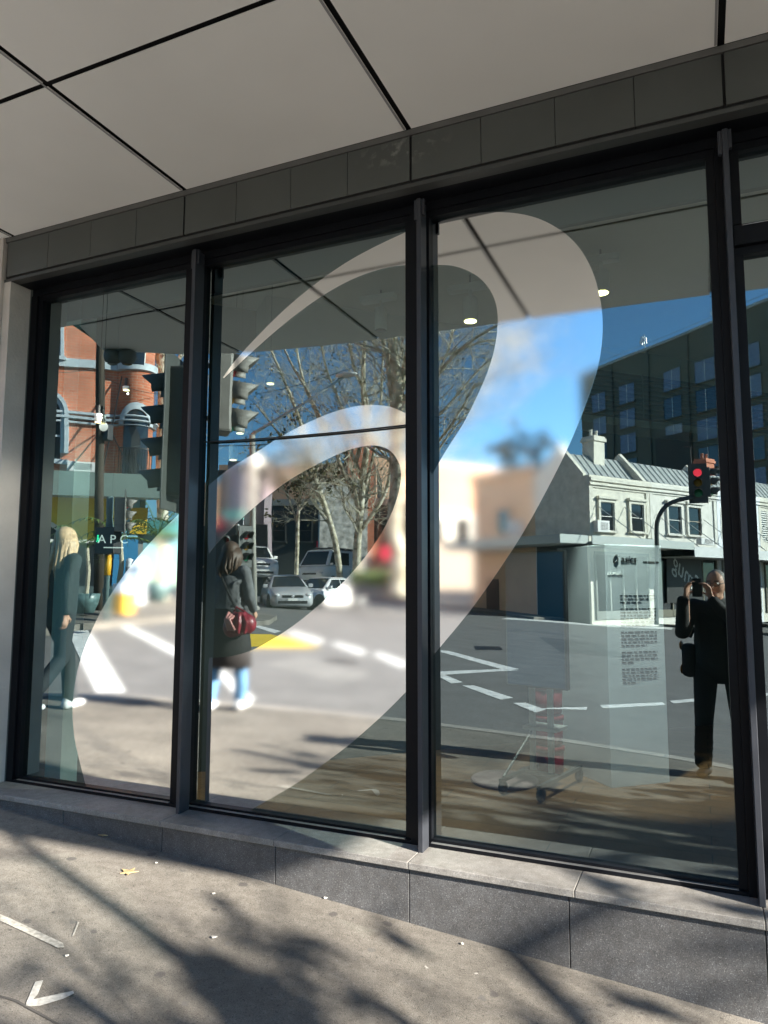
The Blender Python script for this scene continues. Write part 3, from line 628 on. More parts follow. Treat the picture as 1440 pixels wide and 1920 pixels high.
# ------------------------------------------------ red brick corner building, far left
B = Frame(180, 21.0, (.68, -.73)); bk = thing('brick_building', 'red brick corner building with blue grey stone bands, arched windows and a round corner bay', 'building', tuple(B.o), B.rz)
M_brick = brickmat('red_brick', (.72, .23, .12), (.58, .17, .085), (.60, .38, .27))
uL = B.uz(-260, 900)[0]; uR = B.uz(240, 900)[0]; zA = B.uz(180, 903)[1]; zT = 13.0
BR = (B.uz(285, 820)[0] - B.uz(218, 820)[0]) * .52; uC = B.uz(285, 820)[0] - BR
box('wall', M_brick, bk, uL, -9, zA - .3, uC, 0, zT)
bay = MB().lathe([(BR, zA - .3), (BR, zT)], (uC, -.25, 0), 40).build('corner_bay', M_brick, bk, True)
box('side_wall', M_brick, bk, uC - .4, -9, zA - .3, uC + BR * .86, -.3, zT)
def band(py, h, pr=.10, m=M_bluegrey, hb=None):
    z = B.uz(150, py)[1]; b = bpy.data.objects.new('stone_band', None)
    mb = MB().bx(uL, .002, z - h / 2, uC, pr, z + h / 2); mb.lathe([(BR + .002, z - h / 2), (BR + pr, z - h / 2 + .02), (BR + pr, z + h / 2 - .02), (BR + .002, z + h / 2)], (uC, -.25, 0), 40)
    bpy.data.objects.remove(b); return mb.build('stone_band', m, bk)
band(682, .26, .10); band(776, .07, .12); band(785, .07, .16); band(793, .05, .10)
def archwin(u0, u1, z0, zs, m, ring=.16, proud=.10):
    w_ = bpy.data.objects.new('arched_window', None); COL.objects.link(w_); w_.parent = bk; r = (u1 - u0) / 2; c = (u0 + u1) / 2
    inn = [(u0, z0), (u1, z0)] + arc(c, zs, r, 0, 180, 14); MB().prism(inn, lambda a, b: (a, .004, b), lambda a, b: (a, .014, b)).build('pane', M_pane, w_)
    for k, (r0, r1, pr) in enumerate(((r, r + ring * .45, proud * .6), (r + ring * .5, r + ring, proud))):
        out = [(c - r1, z0 + .2), (c - r0, z0 + .2)] + arc(c, zs, r0, 180, 0, 14) + [(c + r0, z0 + .2), (c + r1, z0 + .2)] + arc(c, zs, r1, 0, 180, 14)
        MB().prism(out, lambda a, b: (a, .003, b), lambda a, b: (a, pr, b)).build('arch_ring', m, w_)
    box('sill', m, w_, u0 - .25, .003, z0 - .14, u1 + .25, .16, z0 - .001); box('meeting_rail', M_bluegrey, w_, u0, .0145, (z0 + zs) / 2, u1, .05, (z0 + zs) / 2 + .06)
    return w_
a0 = B.uz(112, 860); a1 = B.uz(112, 778); wd = 1.05
archwin(a0[0] - wd, a0[0], B.uz(112, 862)[1], a1[1], M_bluegrey, .22, .14)
u0, u1, z0, z1 = B.rect(70, 600, 117, 668); sash(bk, u0, u1, z0, z1, M_bluegrey, t=.08)
# bay opening wrapped on the curve
def wrap(a, z, r): return (uC + r * math.sin(a), -.25 + r * math.cos(a), z)
zb0, zb1 = B.uz(250, 892)[1], B.uz(250, 800)[1]; half = .62; am = .12
inn = [(am - half, zb0), (am + half, zb0)] + [(am + half * math.cos(rad(t)), zb1 + .46 * math.sin(rad(t))) for t in range(0, 181, 12)]
def wrapped(poly, r, m, name, par):
    q = []
    for i in range(len(poly)):
        a, b = poly[i], poly[(i + 1) % len(poly)]
        for k in range(4): q.append((a[0] + (b[0] - a[0]) * k / 4, a[1] + (b[1] - a[1]) * k / 4))
    bm = bmesh.new(); vs = [bm.verts.new((a, z, 0)) for a, z in q]; bm.faces.new(vs); bmesh.ops.triangulate(bm, faces=bm.faces); bmesh.ops.subdivide_edges(bm, edges=bm.edges, cuts=2, use_grid_fill=True)
    for v in bm.verts: v.co = wrap(v.co.x, v.co.y, r)
    bmesh.ops.recalc_face_normals(bm, faces=bm.faces)
    me = bpy.data.meshes.new(name); bm.to_mesh(me); bm.free(); me.materials.append(m); o = link(name, me, par); so_ = o.modifiers.new('t', 'SOLIDIFY'); so_.thickness = .03; so_.offset = 0; return o
bal = bpy.data.objects.new('bay_balcony', None); COL.objects.link(bal); bal.parent = bk
wrapped(inn, BR + .03, M_pane, 'opening', bal)
ringp = [(am + (half + .0) * math.cos(rad(t)), zb1 + .46 * math.sin(rad(t))) for t in range(0, 181, 10)] + [(am + (half + .22) * math.cos(rad(t)), zb1 + .66 * math.sin(rad(t))) for t in range(180, -1, -10)]
wrapped(ringp, BR + .09, M_bluegrey, 'arch_ring', bal)
mb = MB()
for k in range(13):
    a = am - half + 2 * half * k / 12; mb.tube([wrap(a, zb0, BR + .25), wrap(a, zb0 + .75, BR + .25)], .011, 5)
mb.tube([wrap(am - half + 2 * half * k / 12, zb0 + .76, BR + .25) for k in range(13)], .02, 6); mb.build('railing', M_blackpl, bal)
u0, u1, z0, z1 = B.rect(240, 655, 272, 696); wrapped([((u0 - uC) / BR * .9, z0), ((u1 - uC) / BR * .9, z0), ((u1 - uC) / BR * .9, z1 + 1), ((u0 - uC) / BR * .9, z1 + 1)], BR + .05, M_trim, 'window_frame', bal)
wrapped([((u0 - uC) / BR * .9 + .08, z0 + .1), ((u1 - uC) / BR * .9 - .08, z0 + .1), ((u1 - uC) / BR * .9 - .08, z1 + 1), ((u0 - uC) / BR * .9 + .08, z1 + 1)], BR + .09, M_pane, 'window_pane', bal)
aircon(B, bk, 'white box air conditioner on the red brick wall above the awning', (126, 868, 181, 887))
# awning with rods, shops under it
zf0, zf1 = B.uz(180, 931, 1.2)[1], B.uz(180, 886, 1.2)[1]
aw = bpy.data.objects.new('awning', None); COL.objects.link(aw); aw.parent = bk
uE = B.uz(350, 905, 1.2)[0]
M_awn = mat('awning_green', (.16, .21, .19), .6, var=.05)
box('awning_fascia', M_awn, aw, uL, 1.16, zf0, uE, 1.22, zf1); box('awning_roof', M_steel, aw, uL, 0.02, zf1 - .12, uE - .05, 1.155, zf1 - .06)
M_batten = mat('awning_lining', (.55, .54, .49), .7, var=.04)
for k in range(46): 
    x = uL + .1 + k * (uE - uL - .3) / 46; 
    if x > B.uz(60, 940, 1)[0] - 1: box('lining_board', M_batten, aw, x, .02, zf0 + .07, x + (uE - uL - .3) / 46 - .02, 1.155, zf0 + .09)
box('awning_end', M_awn, aw, uE - .06, 0.02, zf0, uE, 1.155, zf1)
for px0, py0, px1, py1 in ((231, 700, 196, 790), (184, 812, 120, 885), (212, 815, 255, 870)):
    a, b = B.uz(px0, py0), B.uz(px1, py1, 1.1); MB().tube([(a[0], .05, a[1]), (b[0], 1.1, zf1 - .1)], .02, 6).build('tie_rod', M_blackpl, bk)
zg = -.3
M_yel = mat('yellow_render', (.85, .62, .05), .7, var=.05); M_dk = mat('shop_interior_dark', (.02, .025, .03), .3); M_blue = mat('blue_panel', (.04, .22, .42), .5); M_lb = mat('light_blue_panel', (.25, .50, .62), .6)
uA, uB, uD = B.uz(262, 1000)[0], B.uz(214, 1000)[0], B.uz(150, 1000)[0]
zy = B.uz(180, 1012)[1]
box('yellow_wall', M_yel, bk, uL, -8.9, zy, uB, -.01, zA - .31)
box('shop_glazing', M_dk, bk, uL, -8.9, zg, uA, -.06, zy - .002)
box('stall_riser', mat('riser_tile', (.09, .12, .12), .4, var=.2), bk, uD, -.055, zg, uA, .0, B.uz(180, 1098)[1])
box('shop_lintel', M_trim, bk, uL, -.055, zy - .10, uB, .03, zy - .003)
box('blue_door', M_blue, bk, uB + .02, -8.8, zg, uA, -.02, B.uz(240, 1010)[1]); box('blue_sign', M_lb, bk, uB + .02, -8.8, B.uz(240, 1008)[1], uA - .02, -.015, zA - .31)
box('yellow_sign', mat('yellow_sign', (.72, .45, .03), .5), bk, B.uz(246, 960)[0], -.0145, B.uz(240, 1000)[1], B.uz(278, 960)[0], .03, B.uz(240, 952)[1])
box('teal_sign', mat('teal_sign', (.07, .26, .26), .5), bk, B.uz(262, 990)[0], -5, B.uz(270, 1000)[1], uE, .02, B.uz(270, 975)[1])
box('corner_shop', mat('corner_shop_wall', (.30, .30, .28), .6, var=.1), bk, uA, -8.8, zg, uC + BR * .8, -.3, zA - .31)
# round headed shop window in the yellow wall
c0 = B.uz(72, 1010); r_ = (B.uz(127, 1010)[0] - c0[0]); aw2 = bpy.data.objects.new('round_window', None); COL.objects.link(aw2); aw2.parent = bk
zc = zy - .2
MB().prism([(c0[0] + (r_ - .13) * math.cos(rad(t)), zc + (r_ - .13) * math.sin(rad(t))) for t in range(0, 181, 10)], lambda a, b: (a, .002, b), lambda a, b: (a, .014, b)).build('pane', M_pane, aw2)
MB().prism([(c0[0] + r_ * math.cos(rad(t)), zc + r_ * math.sin(rad(t))) for t in range(0, 181, 10)] + [(c0[0] + (r_ - .13) * math.cos(rad(t)), zc + (r_ - .13) * math.sin(rad(t))) for t in range(180, -1, -10)], lambda a, b: (a, .001, b), lambda a, b: (a, .09, b)).build('arch_ring', M_trim, aw2)
# ------------------------------------------------ white terrace row, right
T = Frame(1108, 36.0, (.857, -.515)); tr = thing('terrace_row', 'row of cream and white two storey terrace shops with parapets, sash windows and awnings', 'building', tuple(T.o), T.rz)
R_ = Frame(1108, 36.0, (-.515, -.857)); DT = -R_.uz(1003, 1000)[0]
zP = T.uz(1108, 890)[1]; zAw = T.uz(1110, 1004)[1]; uS = [0, T.uz(1216, 950)[0], T.uz(1342, 950)[0], T.uz(1420, 950)[0], T.uz(1520, 950)[0]]
M_cream = mat('cream_render', (.66, .63, .54), .7, var=.16, scale=2.5); M_offw = mat('offwhite_render', (.68, .66, .60), .7, var=.14, scale=2.5); M_wht = mat('white_render', (.78, .80, .84), .65, var=.04)
cols = [M_cream, M_offw, M_wht, M_cream]
for k in range(4):
    box('wall', cols[k], tr, uS[k] + .002, -DT, -.5, uS[k + 1] - .002, 0, zP - .25)
    mb = MB().bx(uS[k], .001, zP - .62, uS[k + 1] - .01, .06, zP - .50); mb.bx(uS[k], .001, zP - .50, uS[k + 1] - .01, .16, zP - .40); mb.bx(uS[k], .001, zP - .40, uS[k + 1] - .01, .10, zP - .30); mb.bx(uS[k], -.3, zP - .30, uS[k + 1] - .01, .20, zP - .12); mb.bx(uS[k], -.3, zP - .12, uS[k + 1] - .01, .08, zP)
    mb.build('cornice', cols[k], tr)
    for uu in (uS[k] + .02, uS[k + 1] - .32): box('pilaster', cols[k], tr, uu, .001, zAw, uu + .28, .07, zP - .63)
M_tan = mat('window_tan', (.40, .30, .20), .6)
for x0, y0, x1, y1, cm, gz in ((1125, 942, 1150, 997, M_cream, M_trim), (1181, 946, 1204, 999, M_cream, M_trim), (1251, 950, 1275, 1002, M_offw, M_trim), (1289, 953, 1312, 1004, M_offw, M_tan)):
    u0, u1, z0, z1 = T.rect(x0, y0, x1, y1); sash(tr, u0, u1, z0, z1, cm, d=.12, t=.16, hood=True, glaz=gz)
def shutter(u0, u1, z0, z1):
    w_ = bpy.data.objects.new('shuttered_window', None); COL.objects.link(w_); w_.parent = tr
    box('pane', M_pane, w_, u0, .003, z0, u1, .01, z1)
    mb = MB(); n = 14
    for k in range(n): mb.bx(u0 + .05, .015, z0 + (z1 - z0) * k / n + .02, u1 - .05, .05, z0 + (z1 - z0) * (k + .55) / n + .02)
    mb.bx(u0 - .05, .012, z0, u0 + .05, .06, z1); mb.bx(u1 - .05, .012, z0, u1 + .05, .06, z1); mb.bx((u0 + u1) / 2 - .04, .012, z0, (u0 + u1) / 2 + .04, .06, z1); mb.build('shutter', M_trim, w_)
for q in ((1351, 955, 1372, 1010), (1425, 960, 1452, 1016)): shutter(*T.rect(*q))
# awnings
for (k0, k1, py0, py1, cc) in ((0, 1, 1006, 1022, (.42, .46, .44)), (1, 4, 1023, 1043, (.62, .63, .62))):
    a = bpy.data.objects.new('awning', None); COL.objects.link(a); a.parent = tr; m = mat('awning_paint_%d' % k0, cc, .55, var=.05)
    pp = (1120, 1260)[k0]; y1_ = 2.6; z1_ = T.uz(pp, py0, y1_)[1]; z0_ = T.uz(pp, py1, y1_)[1]
    box('awning_fascia', m, a, uS[k0] - (3.0 if k0 == 0 else 0), y1_ - .05, z0_, uS[k1] - .02, y1_, z1_); box('awning_roof', M_steel, a, uS[k0], .01, z1_ - .08, uS[k1] - .02, y1_ - .055, z1_ - .03); box('awning_lining', mat('awning_under', (.28, .28, .25), .8), a, uS[k0], .01, z0_ + .03, uS[k1] - .02, y1_ - .055, z0_ + .06)
    for uu in [uS[k0] + .6 + 2.3 * j for j in range(int((uS[k1] - uS[k0]) / 2.3))]: MB().tube([(uu, .03, z1_ + 1.9), (uu + .2, y1_ - .2, z1_)], .022, 6).build('tie_rod', M_steel, a)
# shop fronts below
for k in range(4):
    sf = bpy.data.objects.new('shop_front', None); COL.objects.link(sf); sf.parent = tr
    uu0, uu1 = uS[k] + .35, uS[k + 1] - .35; zz = zAw - 1.0
    box('pane', M_pane, sf, uu0, .002, .5, uu1, .012, zz)
    mb = MB(); n = 4
    for j in range(n + 1): mb.bx(uu0 + (uu1 - uu0) * j / n - .05, .013, .1, uu0 + (uu1 - uu0) * j / n + .05, .09, zz)
    mb.bx(uu0, .013, zz, uu1, .10, zz + .16); mb.bx(uu0, .013, .1, uu1, .08, .5); mb.build('front_frame', [mat('front_grey', (.20, .21, .19), .6), mat('front_olive', (.14, .13, .09), .6)][k % 2], sf)
u0, u1, z0, z1 = T.rect(1246, 1048, 1312, 1128); sw = box('window_sign', mat('sign_black', (.012, .012, .012), .4), tr, u0, .10, z0, u1, .14, z1)
text('sign_script', 'Smug', 1.35, mat('sign_white', (.75, .75, .70), .6), tr, ((u0 + u1) / 2, .145, (z0 + z1) / 2 - .1), (rad(90), rad(-32), rad(180)), .004, .3)
# roofs with party wall copings, chimneys
M_iron = mat('roof_iron', (.42, .44, .42), .45, metal=.3, var=.10, scale=3)
zR = zP + T.uz(1130, 850, -5)[1] - zP
for k in range(4):
    a, b = uS[k] + .3, uS[k + 1] - .05; r = bpy.data.objects.new('roof', None); COL.objects.link(r); r.parent = tr
    MB().prism([(-.4, zP - .35), (-DT * .5, zP + 1.45), (-DT, zP - .2), (-DT, zP - .5)], lambda y, z: (a, y, z), lambda y, z: (b, y, z)).build('roof_sheet', M_iron, r)
    mb = MB()
    for j in range(int((b - a) / .55)): mb.tube([(a + .3 + j * .55, -.4, zP - .33), (a + .3 + j * .55, -DT * .5, zP + 1.47)], .03, 4)
    mb.build('roof_seam', M_iron, r)
    MB().prism([(-.32, zP - .26), (-.32, zP + .10), (-DT * .5, zP + 1.85), (-DT, zP + .3), (-DT, zP - .26)], lambda y, z: (uS[k], y, z), lambda y, z: (uS[k] + .28, y, z)).build('party_wall', M_cream, r)
def chimney(px, py0, py1, yy, m, potm, wdt):
    u, z = T.uz(px, py1, yy); zt = T.uz(px, py0, yy)[1]; c = bpy.data.objects.new('chimney', None); COL.objects.link(c); c.parent = tr
    mb = MB().bx(u - wdt / 2, yy - .4, z - 1.4, u + wdt / 2, yy + .4, zt - .3); mb.bx(u - wdt / 2 - .08, yy - .48, zt - .3, u + wdt / 2 + .08, yy + .48, zt - .12); mb.bx(u - wdt / 2 - .03, yy - .43, zt - .12, u + wdt / 2 + .03, yy + .43, zt); mb.build('stack', m, c)
    for j in (-1, 1): MB().lathe([(.10, 0), (.085, .3), (.11, .34), (.10, .4)], (u + j * wdt * .25, yy, zt), 10).build('pot', potm, c)
chimney(1112, 820, 856, -DT * .5, M_cream, M_cream, .95); chimney(1322, 862, 888, -3.2, M_brick, mat('clay_pot', (.40, .16, .09), .8), 1.0)
mb = MB(); u, z = T.uz(1297, 880, -3.0); zt = T.uz(1297, 838, -3.0)[1]
mb.tube([(u, -3, z - .6), (u, -3, zt)], .025, 5); mb.tube([(u - .9, -3, zt - .05), (u + .9, -3.2, zt + .1)], .015, 4)
for j in range(7): mb.tube([(u - .8 + j * .27, -3.4, zt - .04 + j * .02), (u - .8 + j * .27, -2.6, zt - .04 + j * .02)], .01, 4)
mb.build('aerial', M_blackpl, tr)
aircon(T, tr, 'white air conditioner at the lower left of the first terrace window', (1112, 978, 1134, 1000)); aircon(T, tr, 'white air conditioner on the awning under the second pair of terrace windows', (1268, 1012, 1292, 1024), 1.2); aircon(T, tr, 'dark fronted air conditioner on the awning further right under the terrace', (1318, 1013, 1336, 1026), 1.2)
# return side of the corner shop, in shade
cb_ = thing('corner_building', 'plain tan rendered side building with a small window left of the cream terrace', 'building', tuple(R_.o), R_.rz)
uW = R_.uz(884, 1000)[0]; uM = R_.uz(1003, 1000)[0]; M_tanr = mat('tan_render', (.80, .54, .34), .75, var=.06, scale=1)
box('wall', M_tanr, cb_, uW, -9, -.5, uM - .01, -.15, R_.uz(1000, 886)[1]); box('parapet', M_tanr, cb_, uW - .1, -.5, R_.uz(1000, 886)[1], uM - .01, 0, R_.uz(1000, 872)[1])
u0, u1, z0, z1 = R_.rect(934, 955, 957, 1000); sash(cb_, u0, u1, z0, z1, M_tanr)
box('awning', mat('awning_paint_0', (.4, .4, .4)), cb_, uW, .01, R_.uz(1000, 1022, 2)[1], -.02, 2.2, R_.uz(1000, 1006, 2)[1])
box('shop_glazing', M_dk, cb_, uM + .1, .004, -.2, -.12, .03, R_.uz(1060, 1024)[1]); box('side_door', mat('door_brown', (.16, .10, .07), .5), cb_, uW + 1.2, -.148, -.2, uW + 2.2, -.12, 2.1)
aircon(R_, cb_, 'white air conditioner beside the small window of the tan side building', (958, 978, 978, 1002), -.1)
# ------------------------------------------------ dark apartment block
A = Frame(1097, 76.0, (-.67, -.74)); ap = thing('apartment_block', 'tall dark olive apartment block with rows of pale curtained windows behind the terraces', 'building', tuple(A.o), A.rz)
M_blind = mat('window_blind', (.34, .37, .40), .8, var=.2, scale=3)
M_ol = mat('olive_render', (.13, .13, .09), .8, var=.06, scale=.6)
zt = A.uz(1240, 645)[1]; uR_ = A.uz(1500, 800)[0]
box('wall', M_ol, ap, 0, -14, -2, uR_, 0, zt); box('parapet', mat('parapet_pale', (.45, .45, .40), .7), ap, -.1, -14.1, zt, uR_, .12, zt + .25); box('stair_core', mat('olive_dark', (.07, .065, .05), .8), ap, A.uz(1233, 850)[0], .002, -2, A.uz(1300, 850)[0], .35, A.uz(1250, 818)[1])
mb = MB()
for k in range(int(uR_ / 2.2)): mb.tube([(k * 2.2, -.1, zt + .25), (k * 2.2, -.1, zt + .7)], .02, 4)
mb.tube([(0, -.1, zt + .7), (uR_, -.1, zt + .7)], .02, 4); mb.build('roof_rail', M_steel, ap)
for px in (1148, 1215, 1292, 1370): u = A.uz(px, 700)[0]; MB().tube([(u, .08, -2), (u, .08, zt - .1)], .07, 6).build('downpipe', mat('pipe_dark', (.09, .09, .07), .6), ap)
rows = [A.uz(1122, y)[1] for y in (708, 754, 801, 844)]
dz = (rows[0] - rows[3]) / 3
for px, y0 in ((1122, 754), (1174, 737), (1260, 712), (1322, 695), (1405, 668), (1468, 650)):
    u, z = A.uz(px, y0)
    for k in range(-2, 6):
        zz = z - k * dz
        if zz + 1.2 > zt - .3: continue
        sash(ap, u - 1.05, u + 1.05, zz - .95, zz + .95, M_ol, pane=[M_curtain, M_curtain, M_pane, M_blind, M_curtain, M_pane, M_curtain][(px * 3 + k * 5) % 7], d=.06, t=.05, bars=False)
        o = MB().bx(u - .03, .013, zz - .94, u + .04, .05, zz + .94).build('mullion_bar', M_trim, ap)
for px, lab in ((1203, 'smaller group of white dishes on the apartment roof edge'), (1340, 'larger group of white aerial dishes at the right end of the roof edge')):
    u, _ = A.uz(px, 640); c = A.o + A.x * u; t = thing('roof_antenna', lab, 'antenna', (c.x, c.y, A.o.z + zt + .25), A.rz, 'aerials on the apartment roof')
    MB().tube([(0, -.3, 0), (0, -.3, 1.5)], .04, 6).build('mast', M_steel, t)
    for j in range(3): MB().lathe([(.02, 0), (.16, .05), (.20, .12), (.19, .13)], (.28 * (j - 1), -.2 + .1 * j, .75 + .3 * (j % 2)), 12, 'y').build('dish', M_wht, t); box('bracket', M_steel, t, .28 * (j - 1) - .02, -.3, .5, .28 * (j - 1) + .02, -.2, 1.1)
# ------------------------------------------------ peach building and the dark block behind the trees
Pk = Frame(820, 92.0, (.80, -.60)); pk = thing('peach_building', 'long sunlit salmon rendered building with a pale band, beyond the tan corner', 'building', tuple(Pk.o), Pk.rz)
zt = Pk.uz(860, 873)[1]; ua = Pk.uz(700, 950)[0]; ub = Pk.uz(965, 950)[0]
M_peach = mat('peach_render', (.62, .35, .22), .75, var=.06, scale=.5)
box('wall', M_peach, pk, ua, -12, Pk.uz(860, 962)[1], ub, 0, zt); box('pale_band', M_offw, pk, ua, -12.1, Pk.uz(860, 1010)[1], ub, .1, Pk.uz(860, 962)[1] - .01); box('base', mat('dark_base', (.34, .27, .21), .7), pk, ua, -12, -2, ub, .05, Pk.uz(860, 1010)[1] - .01); box('coping', M_offw, pk, ua, -12.1, zt, ub, .12, zt + .2)
for k in range(8): sash(pk, ua + 2 + k * (ub - ua) / 8, ua + 3.2 + k * (ub - ua) / 8, Pk.uz(860, 1003)[1], Pk.uz(860, 975)[1], M_offw, d=.08, t=.08)
Q = Frame(600, 52.0, (.36, -.93)); qb = thing('grey_warehouse', 'dark grey building in shade behind the bare trees with a lit salmon upper storey', 'building', tuple(Q.o), Q.rz)
u0, u1 = Q.uz(482, 1000)[0], Q.uz(790, 1000)[0]; zq = Q.uz(600, 948)[1]
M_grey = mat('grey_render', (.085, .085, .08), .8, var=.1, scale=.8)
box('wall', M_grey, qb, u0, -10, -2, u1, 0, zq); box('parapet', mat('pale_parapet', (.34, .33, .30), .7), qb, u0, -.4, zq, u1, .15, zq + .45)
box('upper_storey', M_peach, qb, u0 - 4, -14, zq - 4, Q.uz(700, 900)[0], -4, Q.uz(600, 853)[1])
for k in range(9): sash(qb, u0 + 1.2 + k * 1.9, u0 + 2.1 + k * 1.9, zq - 2.6, zq - 1.0, M_grey, d=.07, t=.07)
box('lit_shop_window', mat('warm_window', (.3, .14, .04), .5, emit=(1, .42, .12), estr=.5), qb, Q.uz(655, 1025)[0], .002, Q.uz(655, 1050)[1], Q.uz(702, 1025)[0], .03, Q.uz(655, 1018)[1])
mb = MB()
for k in range(6): mb.bx(Q.uz(657 + k * 9, 1030)[0], .031, Q.uz(655, 1050)[1], Q.uz(657 + k * 9, 1030)[0] + .12, .08, Q.uz(655, 1012)[1])
mb.build('window_mullions', M_dk, qb)
box('red_sign', mat('red_sign', (.6, .02, .05), .5), qb, Q.uz(594, 1020)[0], .05, Q.uz(594, 1036)[1], Q.uz(601, 1020)[0], .12, Q.uz(594, 1014)[1]); box('pink_sign', mat('pink_sign', (.75, .05, .16), .5), qb, Q.uz(715, 1036)[0], .05, Q.uz(720, 1048)[1], Q.uz(732, 1036)[0], .12, Q.uz(720, 1026)[1])
Qt = Frame(670, 47.0, (.50, -.86)); qt = thing('brick_tower_house', 'narrow red brick gable with a pale speckled side wall among the tree limbs', 'building', tuple(Qt.o), Qt.rz)
box('wall', M_brick, qt, Qt.uz(652, 900)[0], -4, -1, Qt.uz(702, 900)[0], 0, Qt.uz(670, 838)[1]); box('speckled_wall', mat('speckled_white', (.60, .58, .52), .8, var=.5, scale=3), qt, Qt.uz(600, 920)[0], -3.8, -1, Qt.uz(690, 920)[0], .05, Qt.uz(640, 900)[1])
box('chimney', M_brick, qt, Qt.uz(690, 870)[0], -2, Qt.uz(670, 838)[1] - .1, Qt.uz(700, 870)[0], -1, Qt.uz(690, 815)[1])
Lb = Frame(430, 40.0, (.2, -.98)); lb = thing('grey_corner_block', 'grey four storey block with dark and pale vertical bands behind the street lamp', 'building', tuple(Lb.o), Lb.rz)
for k, (a, b, top, m) in enumerate(((352, 398, 905, M_tanr), (398, 420, 880, M_grey), (420, 452, 862, mat('lilac_grey', (.30, .29, .32), .7)), (452, 470, 848, M_offw), (470, 488, 868, mat('mauve_grey', (.25, .20, .22), .7)))):
    u_0, u_1 = Lb.uz(a, 950)[0], Lb.uz(b, 950)[0]; box('wall_bay', m, lb, u_0, -1.6 - k * .1, -2, u_1 - .02, -.2 * k, Lb.uz((a + b) / 2, top)[1])
    for j in range(4): sash(lb, u_0 + (u_1 - u_0) * .3, u_0 + (u_1 - u_0) * .7, .8 + j * 2.9 + .6, 2.6 + j * 2.9 + .3, m, d=.05, t=.06, bars=False) if .8 + j * 2.9 + 2.4 < Lb.uz(430, top)[1] and k == 0 else None
box('shop_base', mat('shop_base', (.05, .05, .05), .5, var=.3), lb, Lb.uz(352, 950)[0], .0, -2, Lb.uz(505, 950)[0], .10, Lb.uz(430, 985)[1]); box('teal_sign', mat('mint_sign', (.25, .62, .50), .5), lb, Lb.uz(420, 960)[0], .02, Lb.uz(430, 974)[1], Lb.uz(458, 960)[0], .14, Lb.uz(430, 958)[1]); box('red_sign', mat('red_sign', (.6, .02, .05)), lb, Lb.uz(408, 970)[0], .02, Lb.uz(412, 995)[1], Lb.uz(418, 970)[0], .12, Lb.uz(412, 968)[1])
# distant skyline closing the gaps of the street
sk = [(-150, -20, 14, 20), (-120, -70, 16, 24), (-60, -150, 12, 30), (-25, -160, 10, 30), (15, -140, 12, 30), (55, -110, 14, 30), (80, -60, 16, 26)]
for i, (x, y, h, wdt) in enumerate(sk):
    b = thing('distant_building', ['plain far block at the left end of the street', 'plain far block beyond the red brick corner', 'plain far block beyond the cars', 'plain far block beyond the hedge', 'plain far block beyond the terraces', 'plain far block beyond the apartments', 'plain far block at the right end of the street'][i], 'building', (x, y, g(x, y) - .5), math.atan2(x, -y))
    box('wall', [M_tanr, M_grey, M_offw][i % 3], b, -wdt / 2, -6, 0, wdt / 2, 0, h); box('roof', M_iron, b, -wdt / 2 - .3, -6.3, h, wdt / 2 + .3, .3, h + .4)

# ================================================================== TREES
M_bark = bpy.data.materials.new('plane_bark'); M_bark.use_nodes = True; n = M_bark.node_tree.nodes; l = M_bark.node_tree.links
tc = n.new('ShaderNodeTexCoord'); no = n.new('ShaderNodeTexNoise'); no.inputs['Scale'].default_value = 3.5; no.inputs['Detail'].default_value = 5; no.inputs['Distortion'].default_value = .6; l.new(tc.outputs['Object'], no.inputs['Vector'])
rr = ramp(n, [(.36, (.20, .17, .11)), (.47, (.42, .38, .28)), (.60, (.60, .56, .45)), (.72, (.70, .67, .56))]); l.new(no.outputs[0], rr.inputs[0]); l.new(rr.outputs[0], n['Principled BSDF'].inputs['Base Color']); n['Principled BSDF'].inputs['Roughness'].default_value = .85
M_twig = mat('twig_bark', (.44, .40, .30), .9, var=.2, scale=2)
def leafmat(nm, a, b):
    m = bpy.data.materials.new(nm); m.use_nodes = True; n = m.node_tree.nodes; l = m.node_tree.links
    oi_ = n.new('ShaderNodeTexCoord'); t = n.new('ShaderNodeTexNoise'); t.inputs['Scale'].default_value = 2.3; l.new(oi_.outputs['Object'], t.inputs['Vector'])
    r = ramp(n, [(.35, a), (.65, b)]); l.new(t.outputs[0], r.inputs[0]); l.new(r.outputs[0], n['Principled BSDF'].inputs['Base Color']); n['Principled BSDF'].inputs['Roughness'].default_value = .6
    MATS[nm] = m; return m
M_lf = leafmat('autumn_leaf', (.07, .075, .025), (.15, .11, .035)); M_lg = leafmat('green_leaf', (.05, .10, .02), (.12, .18, .04))
def leafquad(mb, p, s, rng):
    d = Vector((rng.gauss(0, 1), rng.gauss(0, 1), rng.gauss(0, 1))).normalized(); e = d.cross(Vector((rng.gauss(0, 1), rng.gauss(0, 1), rng.gauss(0, 1)))).normalized()
    mb.add([p - d * s, p + e * s * .55, p + d * s, p - e * s * .55], [(0, 1, 2, 3)])
